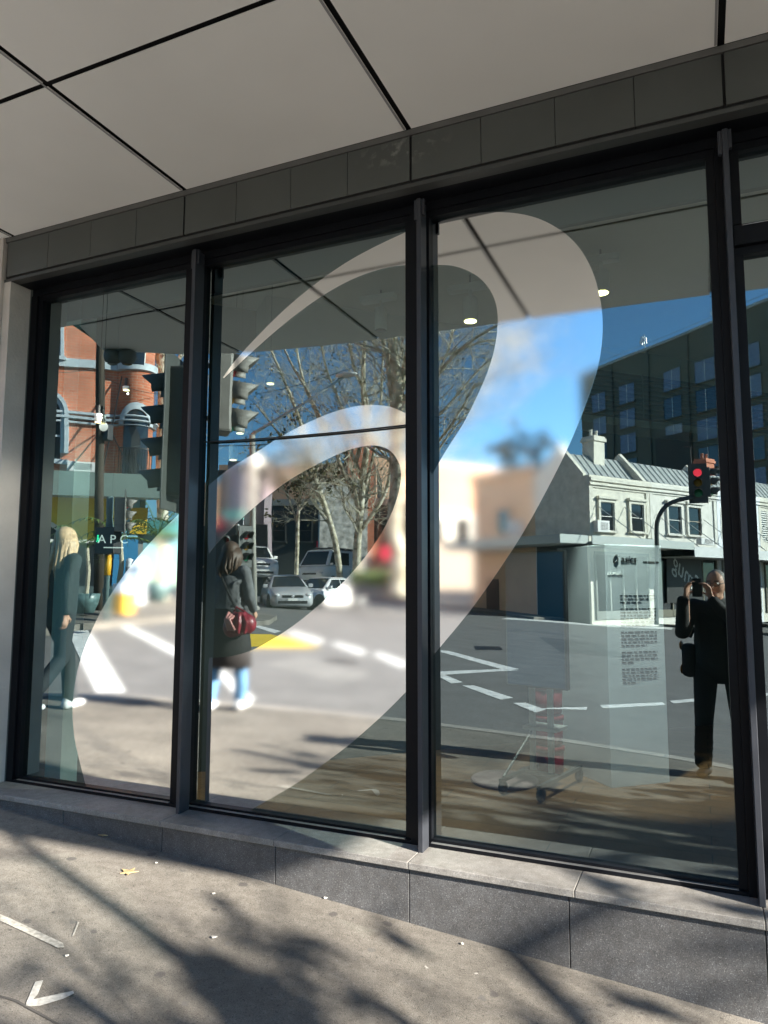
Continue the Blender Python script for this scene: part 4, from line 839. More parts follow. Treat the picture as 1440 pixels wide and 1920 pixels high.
def twigs(mb, rng, p, d, r, L, lev, leaves=None, up=.25):
    n = 4; pts = [p.copy()]; q = p.copy(); dd = d.copy()
    for k in range(n):
        dd = (dd + Vector((rng.gauss(0, .22), rng.gauss(0, .22), rng.gauss(0, .18) + up * .12))).normalized(); q = q + dd * (L / n); pts.append(q.copy())
    mb.tube(pts, [r * (1 - .75 * k / n) for k in range(n + 1)], 5 if lev > 0 else 4, cap=False)
    if leaves and lev == 0 and rng.random() < leaves[1]:
        for _ in range(leaves[2]): leafquad(leaves[0], pts[-1] + Vector((rng.gauss(0, .14), rng.gauss(0, .14), rng.gauss(0, .14))), leaves[3], rng)
    if lev > 0:
        for k in range(5 if lev > 1 else 5):
            i = rng.randint(1, n); t = pts[i]; a = Vector((rng.gauss(0, 1), rng.gauss(0, 1), rng.gauss(0, .8) + .3)).normalized()
            nd = (dd * .7 + a * .8).normalized(); twigs(mb, rng, t, nd, r * .48, L * rng.uniform(.5, .75), lev - 1, leaves, up)
def smooth3(P, sub=5):
    out = []; n = len(P)
    for i in range(n - 1):
        p0, p1, p2, p3 = P[max(i - 1, 0)], P[i], P[i + 1], P[min(i + 2, n - 1)]
        for k in range(sub):
            t = k / sub; out.append(.5 * ((2 * p1) + (p2 - p0) * t + (2 * p0 - 5 * p1 + 4 * p2 - p3) * t * t + (3 * p1 - p0 - 3 * p2 + p3) * t ** 3))
    return out + [P[-1]]
def tree(label, limbs, seed, group, per=7, tl=2.6, leaves=None, lev=2, tr_=.34):
    """limbs: list of (world points, r0, r1); the first is the trunk"""
    rng = random.Random(seed); b = limbs[0][0][0]; t = thing('plane_tree', label, 'tree', tuple(b), 0, group); o0 = Vector(b)
    tm = MB(); cm = MB(); lm = MB()
    for j, (P, r0, r1) in enumerate(limbs):
        S = smooth3([Vector(p) - o0 for p in P]); n = len(S); R = [r0 + (r1 - r0) * k / (n - 1) for k in range(n)]
        if j == 0: R[0] *= 1.35
        (tm if j == 0 else cm).tube(S, R, 10 if j == 0 else 7)
        st = .45 if j == 0 else .2
        for k in range(per):
            f = st + (1 - st) * (k + rng.random()) / per; i = min(n - 2, int(f * (n - 1))); d = (S[i + 1] - S[i]).normalized()
            a = Vector((rng.gauss(0, 1), rng.gauss(0, 1), rng.gauss(0, .6) + .2)).normalized(); nd = (d * .75 + a * .75).normalized()
            twigs(cm, rng, S[i], nd, max(.018, R[i] * tr_ * .8), tl * rng.uniform(.6, 1.2) * (1.1 - .4 * f), lev, (lm, *leaves) if leaves else None)
    tm.build('trunk', M_bark, t, True); cr = cm.build('crown', M_bark, t, True)
    if leaves and lm.v: lm.build('leaves', M_lf, t)
    return t
def L(dep, *pts): return [mdepth(a, b, dep + (c[0] if c else 0)) for a, b, *c in pts]
tree('big pale trunked plane tree with its bole against the left side of the middle mullion', [
    (L(30, (745, 1115), (748, 1040), (738, 985), (745, 900), (742, 820), (745, 740), (737, 660), (735, 560)), .36, .20),
    (L(30, (744, 760), (756, 700, 0), (770, 640, -1), (800, 560, -2)), .16, .07), (L(30, (742, 800), (730, 720), (722, 660), (700, 590)), .13, .06),
    (L(30, (745, 850), (790, 760, -2), (830, 690, -3), (880, 640, -4), (950, 600, -5)), .10, .04), (L(30, (745, 900), (800, 850, -1), (850, 790, -2), (890, 720, -3)), .08, .03), (L(29, (745, 820), (790, 740), (820, 700), (845, 640), (850, 590)), .08, .03), (L(28, (745, 870), (800, 800), (840, 760), (900, 690), (940, 660)), .08, .03), (L(28, (748, 930), (800, 880), (830, 830), (870, 780)), .07, .03), (L(29, (746, 780), (800, 690), (900, 640), (960, 640)), .07, .03)], 11, 'plane trees across the street', per=15, tl=3.4, leaves=(.03, 3, .08))
tree('many limbed plane tree fanning left, its limbs crossing the pale speckled wall', [
    (L(34, (668, 1100), (670, 1030), (676, 960), (680, 900)), .22, .15),
    (L(34, (676, 960), (650, 900), (622, 830), (580, 740), (545, 680), (510, 600)), .12, .045), (L(34, (680, 900), (690, 820), (682, 740), (684, 640), (690, 560)), .17, .07),
    (L(34, (680, 900), (656, 840), (640, 760), (612, 690), (596, 600)), .10, .04), (L(34, (676, 940), (700, 860), (712, 780), (716, 690), (726, 600)), .09, .04), (L(34, (672, 1000), (720, 930), (735, 860), (738, 800)), .11, .05),
    (L(34, (665, 880), (690, 760), (664, 690), (650, 600)), .10, .05)], 12, 'plane trees across the street', per=15, tl=3.2, leaves=(.06, 4, .085))
tree('leaning plane tree with two long bare limbs left of the fan of limbs', [
    (L(38, (640, 1100), (630, 1020), (610, 950), (592, 900)), .18, .13),
    (L(38, (592, 900), (566, 800), (540, 730), (505, 650), (480, 580)), .13, .045), (L(38, (592, 900), (600, 800), (570, 720), (556, 640), (560, 570)), .10, .04), (L(38, (605, 930), (560, 860), (520, 810), (480, 760)), .10, .04)], 13, 'plane trees across the street', per=15, tl=3.2, leaves=(.10, 4, .09))
tree('thin leafy plane sapling in front of the dark grey building', [(L(36, (556, 1110), (558, 1040), (560, 960), (565, 900), (560, 850)), .12, .05), (L(36, (558, 980), (540, 930), (520, 900)), .06, .03), (L(36, (560, 960), (590, 920), (610, 900)), .06, .03)], 14, 'plane trees across the street', per=9, tl=2.0, leaves=(.75, 9, .13), lev=1)
tree('bare pale trunk standing beside the red brick round bay', [(L(25, (306, 1145), (305, 980), (301, 840), (304, 720), (300, 600), (306, 480)), .20, .13), (L(25, (302, 760), (330, 700), (345, 640), (360, 560)), .09, .04), (L(25, (302, 700), (285, 640), (270, 560)), .08, .03), (L(25, (303, 860), (325, 830), (340, 790)), .06, .03)], 15, 'plane trees across the street', per=11, tl=2.2, leaves=(.05, 3, .1))
tree('slim dark tree above the tan corner building', [(L(58, (990, 1000), (988, 930), (985, 880), (990, 830)), .25, .12), (L(58, (986, 890), (965, 850)), .1, .05), (L(58, (986, 880), (1010, 840)), .1, .05)], 16, 'plane trees across the street', per=6, tl=2.0, leaves=(.6, 10, .26), lev=1)
# trees on the near kerb to the right of the picture, whose shade dapples the footpath
def kerbtree(label, x, y, seed, hgt, limbs, leaf, tl=1.4):
    rng = random.Random(seed); z = g(x, y); T0 = [Vector((x, y, z - .1)), Vector((x + .05, y, z + 1.2)), Vector((x - .08, y + .05, z + 2.4)), Vector((x, y, z + hgt))]
    Ls = [(T0, .17, .12)]
    for dx, dy, dz, s in limbs: Ls.append(([Vector((x, y, z + s)), Vector((x + dx * .35, y + dy * .35, z + s + dz * .5)), Vector((x + dx, y + dy, z + s + dz))], .09, .03))
    tree(label, Ls, seed, 'plane trees on the near kerb', per=3, tl=tl, leaves=leaf, lev=2)
kerbtree('plane tree with drooping dry leaves on the near kerb closest to the canopy end', 7.4, -3.72, 21, 4.6, [(-3.0, .5, 1.2, 2.3), (-2.0, -.6, 2.0, 2.6), (1.5, .8, 2.2, 2.8), (-1.2, .7, 1.6, 2.2), (2.2, -.5, 1.5, 2.4), (-2.4, -.2, .7, 2.5), (-1.0, .3, 2.6, 2.4)], (.05, 8, .10), 1.15)
kerbtree('second plane tree further along the near kerb', 19.5, -3.4, 22, 5.0, [(-2.5, .4, 2.0, 2.6), (-2.2, -.8, 3.0, 2.8), (1.5, 1.0, 2.2, 2.8), (.3, .9, 2.5, 3.0), (2.2, -.5, 2.5, 2.4)], (.05, 6, .13))
t = kerbtree('added low bushy tree shading the footpath, on the near kerb right of the sign pole', 5.9, -3.62, 23, 2.6, [(-1.0, .0, .2, 1.7), (-.9, -.7, .4, 1.7), (1.0, .2, .3, 1.7), (1.1, -.6, .4, 1.8), (-.3, -1.1, .3, 1.7), (.2, -.9, .5, 1.7), (-1.5, -.2, .1, 1.7)], (.75, 6, .10), .7)  # unseen dense low tree, added to shade the footpath on the right
# hedge planter
h0 = mdepth(712, 1108, 31); hp = thing('hedge_planter', 'clipped green hedge in a low planter at the foot of the pale plane tree', 'hedge', tuple(h0), rad(-20))
box('planter_box', mat('planter_grey', (.16, .16, .16), .7), hp, -1.3, -.4, -.3, 1.6, .4, .25)
mb = MB(); rng = random.Random(5)
for _ in range(900): leafquad(mb, Vector((rng.uniform(-1.3, 1.6), rng.uniform(-.45, .45), rng.uniform(.2, .85) + rng.gauss(0, .05))), .10, rng)
mb.build('foliage', M_lg, hp)
# potted palms
def palm(px, base, dep, label, n, ln, seed):
    p = mdepth(px, base, dep); t = thing('potted_palm', label, 'potted plant', tuple(p), 0, 'potted palms by the yellow shop'); rng = random.Random(seed)
    MB().lathe([(.20, 0), (.30, .25), (.33, .45), (.30, .46), (.29, .40)], n=18).build('pot', mat('glazed_pot', (.10, .17, .17), .35, var=.3), t, True)
    MB().tube([(0, 0, .4), (.05, 0, 1.0), (.02, .03, 1.5)], [.06, .05, .04], 8).build('stem', M_twig, t)
    for k in range(n):
        a = 2 * math.pi * k / n + rng.uniform(-.2, .2); mb = MB(); c = Vector((.02, .03, 1.5)); d = Vector((math.cos(a), math.sin(a), 0)); lift = rng.uniform(.4, 1.2); P = []
        for j in range(9):
            f = j / 8; P.append(c + d * (ln * f) + Vector((0, 0, lift * f * 1.2 - 1.5 * f * f * ln * .55)))
        mb.tube(P, [.014 * (1 - .7 * j / 8) for j in range(9)], 4)
        for j in range(2, 9):
            s = Vector((-d.y, d.x, 0))
            for sg_ in (-1, 1):
                e = P[j] + s * sg_ * .26 * (1.1 - j / 12) + d * .12 - Vector((0, 0, .10)); mb.add([P[j] - d * .02, P[j] + d * .03, e], [(0, 1, 2)])
        mb.build('frond', M_lg, t)
palm(222, 1143, 15.5, 'taller potted palm standing behind the yellow banded pole', 11, 1.1, 1); palm(160, 1150, 16.5, 'potted palm by the shop window left of the yellow banded pole', 9, .9, 2); palm(293, 1128, 17.0, 'bushy potted palm in a round pot near the white bollard', 12, .6, 3)
for px, lab in ((262, 'white bollard in front of the round plant pot'), (241, 'short white bollard left of the round plant pot')):
    p = mdepth(px, 1133, 15.5); t = thing('bollard', lab, 'bollard', tuple(p), 0, 'white bollards on the far footpath'); MB().lathe([(.11, 0), (.11, .04), (.085, .05), (.085, .9), (.07, .97), (.02, .99)], n=16).build('post', M_wht, t, True); MB().lathe([(.088, .70), (.088, .80)], n=16).build('band', mat('grey_band', (.3, .3, .3)), t, True)
p = mdepth(232, 1152, 14.0); t = thing('litter_bin', 'yellow based bin on the far footpath by the potted palms', 'bin', tuple(p), 0); box('body', mat('bin_orange', (.70, .36, .03), .5), t, -.14, -.14, 0, .14, .14, .42, .02); box('lid', M_wht, t, -.15, -.15, .422, .15, .15, .60, .02)

# ================================================================== POLES, SIGNALS, CABLES
M_sig = mat('signal_housing', (.06, .065, .06), .5, var=.1); M_siggrey = mat('signal_grey', (.20, .19, .17), .55, var=.1)
def lens_m(c, on): return mat('lens_%s_%s' % (c, on), {'r': (.45, .02, .03), 'a': (.4, .22, .02), 'g': (.02, .25, .12)}[c], .25, emit={'r': (1, .05, .08), 'a': (1, .5, 0), 'g': (.05, 1, .45)}[c] if on else None, estr=.7 if on else 0)
def head(par, loc, rz, lens, sp=.36, on='', back=True, m=None, r=.14, visor=.34):
    h = bpy.data.objects.new('signal_head', None); COL.objects.link(h); h.parent = par; h.location = loc; h.rotation_euler = (0, 0, rz); m = m or M_sig; H = sp * len(lens)
    box('housing', m, h, -sp * .5, -.22, -H / 2, sp * .5, 0, H / 2, .03)
    if back: box('backing_board', M_sig, h, -sp * .85, -.035, -H / 2 - .16, sp * .85, -.015, H / 2 + .16, .01)
    for k, c in enumerate(lens):
        z = H / 2 - sp * (k + .5); MB().lathe([(r, 0), (r * .9, .02), (.02, .035)], (0, .004, z), 18, 'y').build('lens', lens_m(c, c in on), h, True)
        mb = MB(); N = 14; vs = []
        for j in range(N + 1):
            a = rad(-35 + 250 * j / N); vs += [(r * 1.1 * math.cos(a), .002, z + r * 1.1 * math.sin(a)), (r * 1.05 * math.cos(a), visor * (.55 + .45 * max(0, math.sin(a))), z + r * 1.05 * math.sin(a) - .02)]
        mb.add(vs, [(2 * j, 2 * j + 2, 2 * j + 3, 2 * j + 1) for j in range(N)]); v = mb.build('visor', m, h, True); so_ = v.modifiers.new('t', 'SOLIDIFY'); so_.thickness = .008
    return h
def vec_rz(nv): return math.atan2(-nv[0], -nv[1])      # facing given in mirrored coordinates (X, depth)
def post(par, h, r=.07, m=None):
    o = MB().lathe([(r * 1.9, 0), (r * 1.9, .02), (r, .03), (r * .95, h), (r * 1.1, h + .002), (r * 1.1, h + .06), (.01, h + .09)], n=14).build('pole', m or M_steel, par, True); return o
# near signal: one post behind the left mullion carrying two heads
pB = mdepth(366, 738, 7.9); gB = g(pB.x, pB.y); cA = mdepth(322, 812, 7.7); cB = mdepth(435, 738, 8.0)
t = thing('traffic_signal', 'near grey post with a hooded four lamp head and a grey three lamp head', 'traffic light', (pB.x, pB.y, gB), 0, 'traffic signals at the crossing')
post(t, 4.6, .07); P0 = Vector((pB.x, pB.y, gB)); a_, b_ = cA - P0, cB - P0
head(t, tuple(a_), vec_rz((-.95, -.31)), 'ragg', .345, '', True, None, .13, .34); head(t, tuple(b_), vec_rz((.75, .66)), 'rag', .31, '', False, M_siggrey, .13, .30)
mb = MB()
for q_, zz in ((a_, .35), (a_, -.5), (b_, .3), (b_, -.3)): mb.tube([(0, 0, q_.z + zz), (q_.x, q_.y, q_.z + zz)], .03, 8)
mb.build('bracket', M_sig, t)
# mast arm signal with red light
dC = 25.0; bC = mdepth(1231, 1170, dC); t = thing('traffic_signal', 'curved mast arm traffic signal showing a red light before the terraces', 'traffic light', tuple(bC), 0, 'traffic signals at the crossing')
def rel(px, py): return mdepth(px, py, dC) - bC
MB().tube(smooth3([Vector((0, 0, 0)), rel(1231, 1080), rel(1230, 1010), rel(1233, 975), rel(1248, 950), rel(1272, 939), rel(1300, 934)], 5), .075, 8).build('mast_arm', M_sig, t, True)
head(t, tuple(rel(1309, 907)), vec_rz((.02, -1)), 'rag', .36, 'r'); head(t, tuple(rel(1333, 905)), vec_rz((1, -.1)), 'rag', .34, '', False)
# pedestrian signal pole with yellow band
dD = 14.5; bD = mdepth(199, 1165, dD); t = thing('pedestrian_signal', 'slim pole with a yellow band and a green walking lamp in front of the shops', 'traffic light', tuple(bD), 0, 'traffic signals at the crossing')
def relD(px, py): return mdepth(px, py, dD) - bD
H_ = relD(202, 930).z; MB().lathe([(.06, 0), (.055, H_ - .9), (.075, H_ - .8), (.085, H_ - .6), (.06, H_ - .4), (.07, H_ - .35), (.07, H_), (.01, H_ + .02)], n=12).build('pole', mat('pole_green', (.13, .20, .20), .5), t, True)
z0, z1 = relD(200, 1078).z, relD(200, 1040).z; MB().lathe([(.068, z0), (.068, z1)], n=12).build('yellow_band', mat('band_yellow', (.75, .40, .02), .5), t, True)
hb = relD(205, 1013); box('lamp_box', M_blackpl, t, hb.x - .26, hb.y - .1, hb.z - .28, hb.x + .24, hb.y + .12, hb.z + .26, .02)
gm = relD(184, 1010); mb = MB()
mb.ball((0, 0, .055), .02, 8, 6); mb.tube([(0, 0, .03), (0, 0, -.015)], .018, 6); mb.tube([(0, 0, -.01), (.03, 0, -.07)], .011, 6); mb.tube([(0, 0, -.01), (-.03, 0, -.065)], .011, 6); mb.tube([(0, 0, .025), (.04, 0, -.01)], .009, 6)
mb.build('walking_figure', lens_m('g', True), t, False, (hb.x - .17, hb.y + .13, gm.z))
head(t, tuple(relD(238, 966) + Vector((0, 0, 0))), vec_rz((.75, .66)), 'rag', .22, '', True, M_siggrey, .095, .2)
# second small pedestrian lamp and black cabinet on the island
dE = 24.0; bE = mdepth(442, 1152, dE); t = thing('island_signal', 'dark signal post with green lamp on the traffic island behind the woman', 'traffic light', tuple(bE), 0, 'traffic signals at the crossing')
def relE(px, py): return mdepth(px, py, dE) - bE
post(t, relE(442, 985).z, .06); head(t, tuple(relE(430, 1022)), vec_rz((-.05, -1)), 'rg', .34, 'g', False); head(t, tuple(relE(462, 1025)), vec_rz((.9, -.2)), 'rag', .36)
# street lamp with long raised arm
dF = 26.0; bF = mdepth(476, 1151, dF); t = thing('street_lamp', 'tall grey street lamp on the island with one long arm rising to the right', 'street lamp', tuple(bF), 0)
def relF(px, py, d=0): return mdepth(px, py, dF + d) - bF
MB().tube([(0, 0, -.3), relF(475, 980), relF(472, 815)], [.13, .115, .10], 12).build('pole', mat('lamp_post', (.34, .33, .29), .6, var=.08), t, True)
MB().tube([relF(472, 815), relF(480, 808), relF(560, 762), relF(645, 708)], [.09, .06, .05, .04], 8).build('arm', M_steel, t, True); q = relF(650, 704); MB().ball(tuple(q), (.45, .18, .10)).build('lantern', mat('lantern_grey', (.55, .55, .52), .4), t, True)
MB().lathe([(.2, 0), (.2, .25), (.14, .3)], n=14).build('base', M_kerb, t, True)
# timber power pole by the brick building
dG = 18.5; bG = mdepth(187, 1160, dG); t = thing('power_pole', 'brown timber power pole in front of the red brick wall', 'pole', tuple(bG), 0)
def relG(px, py): return mdepth(px, py, dG) - bG
MB().tube([(0, 0, -.3), relG(187, 900), relG(188, 640), relG(188, 500)], [.13, .12, .11, .10], 10).build('shaft', mat('timber_pole', (.045, .035, .024), .85, var=.2, scale=4), t, True)
q = relG(203, 810); box('junction_box', M_blackpl, t, q.x - .12, q.y - .1, q.z - .22, q.x + .10, q.y + .1, q.z + .2, .02)
# overhead cables
def cable(label, a, b, sag, r):
    a, b = Vector(a), Vector(b); P = [a.lerp(b, k / 16) - Vector((0, 0, 4 * sag * (k / 16) * (1 - k / 16))) for k in range(17)]
    tag(MB().tube([p - a for p in P], r, 6).build('overhead_cable', M_blackpl, None, True, tuple(a)), label, 'cable', 'overhead cables')
ca, cb2 = onY(383, 829, -.025), onY(772, 796, -.025)
P = [ca.lerp(cb2, k / 16) - Vector((0, 0, .03 * 4 * (k / 16) * (1 - k / 16) * .3)) - ca for k in range(17)]
tag(MB().tube(P, .0045, 6).build('black_cord', M_blackpl, None, True, tuple(ca)), 'thin black cord strung across the middle pane through the mirrored emblem', 'cord')
cable('thin lower cable left of the pale emblem band', mdepth(330, 836, 12), mdepth(700, 806, 13), .1, .008)
cable('thin wire from the timber pole over the brick wall', bG + relG(188, 690), mdepth(60, 690, 17), .1, .008); cable('thin wire sloping from the timber pole to the round bay', bG + relG(188, 705), mdepth(300, 740, 22), .1, .008)
cable('fine wire across the bare branches', mdepth(480, 740, 28), mdepth(760, 650, 28), .2, .012)
# ================================================================== VEHICLES
M_tyre = mat('tyre_rubber', (.02, .02, .02), .8); M_rim = mat('wheel_rim', (.40, .40, .41), .35, metal=.7); M_cglass = mat('car_glass', (.012, .016, .02), .04, spec=1.0); M_light = mat('headlight_glass', (.55, .57, .58), .12, spec=.9); M_plate = mat('number_plate', (.75, .75, .72), .5)
def loft(mb, rings):
    b = len(mb.v); n = len(rings[0])
    for r in rings: mb.v += [tuple(p) for p in r]
    for i in range(len(rings) - 1):
        for k in range(n): mb.f.append([b + i * n + k, b + i * n + (k + 1) % n, b + (i + 1) * n + (k + 1) % n, b + (i + 1) * n + k]); mb.mi.append(0)
    mb.f.append([b + k for k in range(n)][::-1]); mb.f.append([b + (len(rings) - 1) * n + k for k in range(n)]); mb.mi += [0, 0]
def vehicle(name, label, cat, loc, rz, kind, paint, group='cars waiting at the crossing', badge=None):
    t = thing(name, label, cat, loc, rz, group); van = kind == 'van'
    if kind == 'hatch': st = [(2.08, .62, .28, .58), (2.0, .78, .20, .68), (1.75, .86, .17, .78), (1.0, .89, .17, .93), (.75, .89, .17, .96), (-1.4, .89, .17, .98), (-1.95, .84, .22, .96), (-2.08, .70, .32, .85)]; ghb = (.95, -1.85); ght = (.10, -1.45); zr = 1.46; hw = .84; hr = .60
    elif kind == 'sedan': st = [(2.30, .60, .28, .56), (2.22, .78, .2, .66), (1.9, .86, .17, .76), (1.1, .89, .17, .90), (.8, .89, .17, .93), (-1.3, .89, .17, .97), (-2.1, .85, .22, .98), (-2.3, .72, .32, .85)]; ghb = (1.0, -1.75); ght = (.20, -1.0); zr = 1.43; hw = .84; hr = .60
    elif kind == 'suv': st = [(2.2, .68, .35, .80), (2.12, .84, .28, .95), (1.8, .90, .24, 1.05), (1.0, .92, .24, 1.12), (-1.5, .92, .24, 1.15), (-2.1, .88, .3, 1.12), (-2.2, .78, .4, 1.0)]; ghb = (.95, -2.05); ght = (.35, -1.9); zr = 1.75; hw = .88; hr = .70
    else: st = [(2.4, .70, .32, .80), (2.32, .84, .25, 1.0), (2.1, .90, .22, 1.15), (1.75, .92, .22, 1.22), (-2.2, .92, .22, 1.25), (-2.4, .90, .3, 1.22)]; ghb = (2.05, -2.38); ght = (1.35, -2.3); zr = 2.15; hw = .90; hr = .76
    m = mat('paint_' + name + kind, paint, .28, coat=.7, spec=.5)
    mb = MB(); rings = []
    for y, h, zl, zt in st:
        zm = zl + (zt - zl) * .55; half = [(h * .86, zl), (h * .98, zl + .10), (h, zm), (h * .97, zt - .07), (h * .88, zt - .01), (h * .5, zt + .015)]
        rings.append([(-x, y, z) for x, z in half] + [(x, y, z) for x, z in half[::-1]])
    loft(mb, rings); mb.build('body', m, t, True)
    zb = st[3][3] - .02; zrear = st[-3][3] - .02
    cab = MB(); q = lambda y, z, h: [(-h, y, z), (h, y, z)]
    v = [(-hw, ghb[0], zb), (hw, ghb[0], zb), (hw, ghb[1], zrear), (-hw, ghb[1], zrear), (-hr, ght[0], zr - .05), (hr, ght[0], zr - .05), (hr, ght[1], zr - .05), (-hr, ght[1], zr - .05)]
    cab.add(v, [(0, 1, 5, 4), (1, 2, 6, 5), (2, 3, 7, 6), (3, 0, 4, 7), (4, 5, 6, 7), (3, 2, 1, 0)])
    o = cab.build('cabin', m, t); bv = o.modifiers.new('b', 'BEVEL'); bv.width = .06; bv.segments = 3
    rf = MB().add([(-hr, ght[0] + .02, zr - .05), (hr, ght[0] + .02, zr - .05), (hr, ght[1] - .02, zr - .05), (-hr, ght[1] - .02, zr - .05), (-hr * .8, ght[0] - .2, zr), (hr * .8, ght[0] - .2, zr), (hr * .8, ght[1] + .15, zr), (-hr * .8, ght[1] + .15, zr)], [(0, 1, 5, 4), (1, 2, 6, 5), (2, 3, 7, 6), (3, 0, 4, 7), (4, 5, 6, 7)]); rf.build('roof', m, t)
    V = [Vector(p) for p in v]
    def pane(nm, a, b, c, d, i0=.1, i1=.12, out=.014):
        f = lambda s_, r_: (V[a].lerp(V[b], s_)).lerp(V[d].lerp(V[c], s_), r_)
        nn = (V[b] - V[a]).cross(V[d] - V[a]).normalized(); cen = sum(V, Vector()) / 8
        if nn.dot(V[a] - cen) < 0: nn = -nn
        P = [f(i0, i1), f(1 - i0, i1), f(1 - i0, 1 - i1), f(i0, 1 - i1)]; mb_ = MB(); mb_.add([p + nn * out for p in P] + [p - nn * .01 for p in P], [(0, 1, 2, 3), (4, 7, 6, 5), (0, 4, 5, 1), (1, 5, 6, 2), (2, 6, 7, 3), (3, 7, 4, 0)]); return mb_.build(nm, M_cglass, t)
    pane('windscreen', 0, 1, 5, 4, .07, .08); pane('rear_window', 3, 2, 6, 7, .1, .12)
    def side(a, b, c, d, segs):
        for s0, s1 in segs:
            f = lambda s_, r_: (V[a].lerp(V[b], s_)).lerp(V[d].lerp(V[c], s_), r_); sg_ = 1 if V[a].x > 0 else -1; P = [f(s0, .10), f(s1, .10), f(s1, .88), f(s0, .88)]
            MB().add([p + Vector((sg_ * .016, 0, 0)) for p in P] + [p - Vector((sg_ * .01, 0, 0)) for p in P], [(0, 1, 2, 3), (4, 7, 6, 5), (0, 4, 5, 1), (1, 5, 6, 2), (2, 6, 7, 3), (3, 7, 4, 0)]).build('side_window', M_cglass, t)
    segs = ((.05, .30), (.34, .58)) if van else ((.08, .46), (.50, .90)); side(1, 2, 6, 5, segs); side(0, 3, 7, 4, segs)
    fy_ = st[0][0]; zl_ = st[0][3]
    lz = zl_ + (.0 if van else .02)
    for s in (-1, 1):
        MB().ball((s * st[1][1] * .80, fy_ - .16, lz + .03), (.17, .17, .085), 12, 6).build('headlight', M_light, t, True)
        box('mirror', m, t, min(s * (hw + .02), s * (hw + .20)), ghb[0] - .35, zb + .02, max(s * (hw + .02), s * (hw + .20)), ghb[0] - .25, zb + .17, .02)
    box('grille', M_blackpl, t, -.42, fy_ - .06, lz - .07, .42, fy_ + .015, lz + .03, .01); box('lower_intake', M_blackpl, t, -.58, fy_ - .10, st[0][2] + .02, .58, fy_ + .012, st[0][2] + .13, .01); box('number_plate', M_plate, t, -.19, fy_ + .01, lz - .19, .19, fy_ + .03, lz - .09)
    if badge:
        bb = MB().lathe([(.052, 0), (.062, .006), (.062, .012), (.050, .014)], (0, fy_ + .02, lz - .02), 18, 'y'); bb.build('badge', M_rim, t, True)
        mb2 = MB()
        for a, b in (((-.03, .035), (-.012, -.002)), ((-.012, -.002), (0, .03)), ((0, .03), (.012, -.002)), ((.012, -.002), (.03, .035)), ((-.042, .01), (-.022, -.042)), ((-.022, -.042), (0, -.006)), ((0, -.006), (.022, -.042)), ((.022, -.042), (.042, .01))):
            mb2.tube([(a[0], fy_ + .037, lz - .02 + a[1]), (b[0], fy_ + .037, lz - .02 + b[1])], .006, 5)
        mb2.build('badge_letters', M_wht, t)
    for s in (-1, 1):
        for y in (st[3][0] + .28 if not van else 1.45, -1.35):
            w_ = bpy.data.objects.new('wheel', None); COL.objects.link(w_); w_.parent = t; w_.location = (s * (st[3][1] - .06), y, .31)
            MB().lathe([(.2, -.1), (.29, -.095), (.31, -.06), (.31, .06), (.29, .095), (.2, .1)], n=22, axis='x').build('tyre', M_tyre, w_, True); MB().lathe([(.2, -.085), (.19, -.06), (.05, -.07), (.05, .07), (.19, .06), (.2, .085)], n=16, axis='x').build('rim', M_rim, w_, True)
            MB().lathe([(.36, -.02), (.36, .035)], (s * (st[3][1] - .01) , y, .33), 24, 'x').build('wheel_arch', M_blackpl, t)
    return t
def face_cam(p, off): d = Vector((MC.x - p.x, MC.y - p.y)); return math.atan2(-d.x, d.y) + rad(off)
p = mdepth(536, 1143, 30); vehicle('hatchback_car', 'silver hatchback facing the window with a round badge on its grille', 'car', tuple(p), face_cam(p, -8), 'hatch', (.42, .43, .44), badge=True)
p = mdepth(606, 1141, 33); vehicle('sedan_car', 'white sedan angled with its side showing, right of the silver hatchback', 'car', tuple(p), face_cam(p, 38), 'sedan', (.78, .78, .78))
p = mdepth(620, 1103, 41); vn = vehicle('delivery_van', 'white van with ladders on its roof behind the white sedan', 'van', tuple(p), face_cam(p, 28), 'van', (.76, .75, .70))
mb = MB()
for s in (-.4, .4): mb.tube([(s, 1.1, 2.28), (s, -2.1, 2.28)], .03, 6)
for y in (1.0, .2, -.6, -1.4, -2.0): mb.tube([(-.6, y, 2.22), (.6, y, 2.22)], .03, 6); mb.tube([(-.6, y, 2.0), (-.6, y, 2.22)], .02, 5); mb.tube([(.6, y, 2.0), (.6, y, 2.22)], .02, 5)
mb.build('roof_rack', M_blackpl, vn)
p = mdepth(474, 1090, 36); vehicle('suv_car', 'white high roofed car half hidden by the street lamp pole', 'car', tuple(p), face_cam(p, -10), 'suv', (.78, .78, .76))
p = mdepth(655, 1100, 52); vehicle('blue_van', 'blue van far behind the white van', 'van', tuple(p), face_cam(p, 60), 'van', (.03, .10, .30))

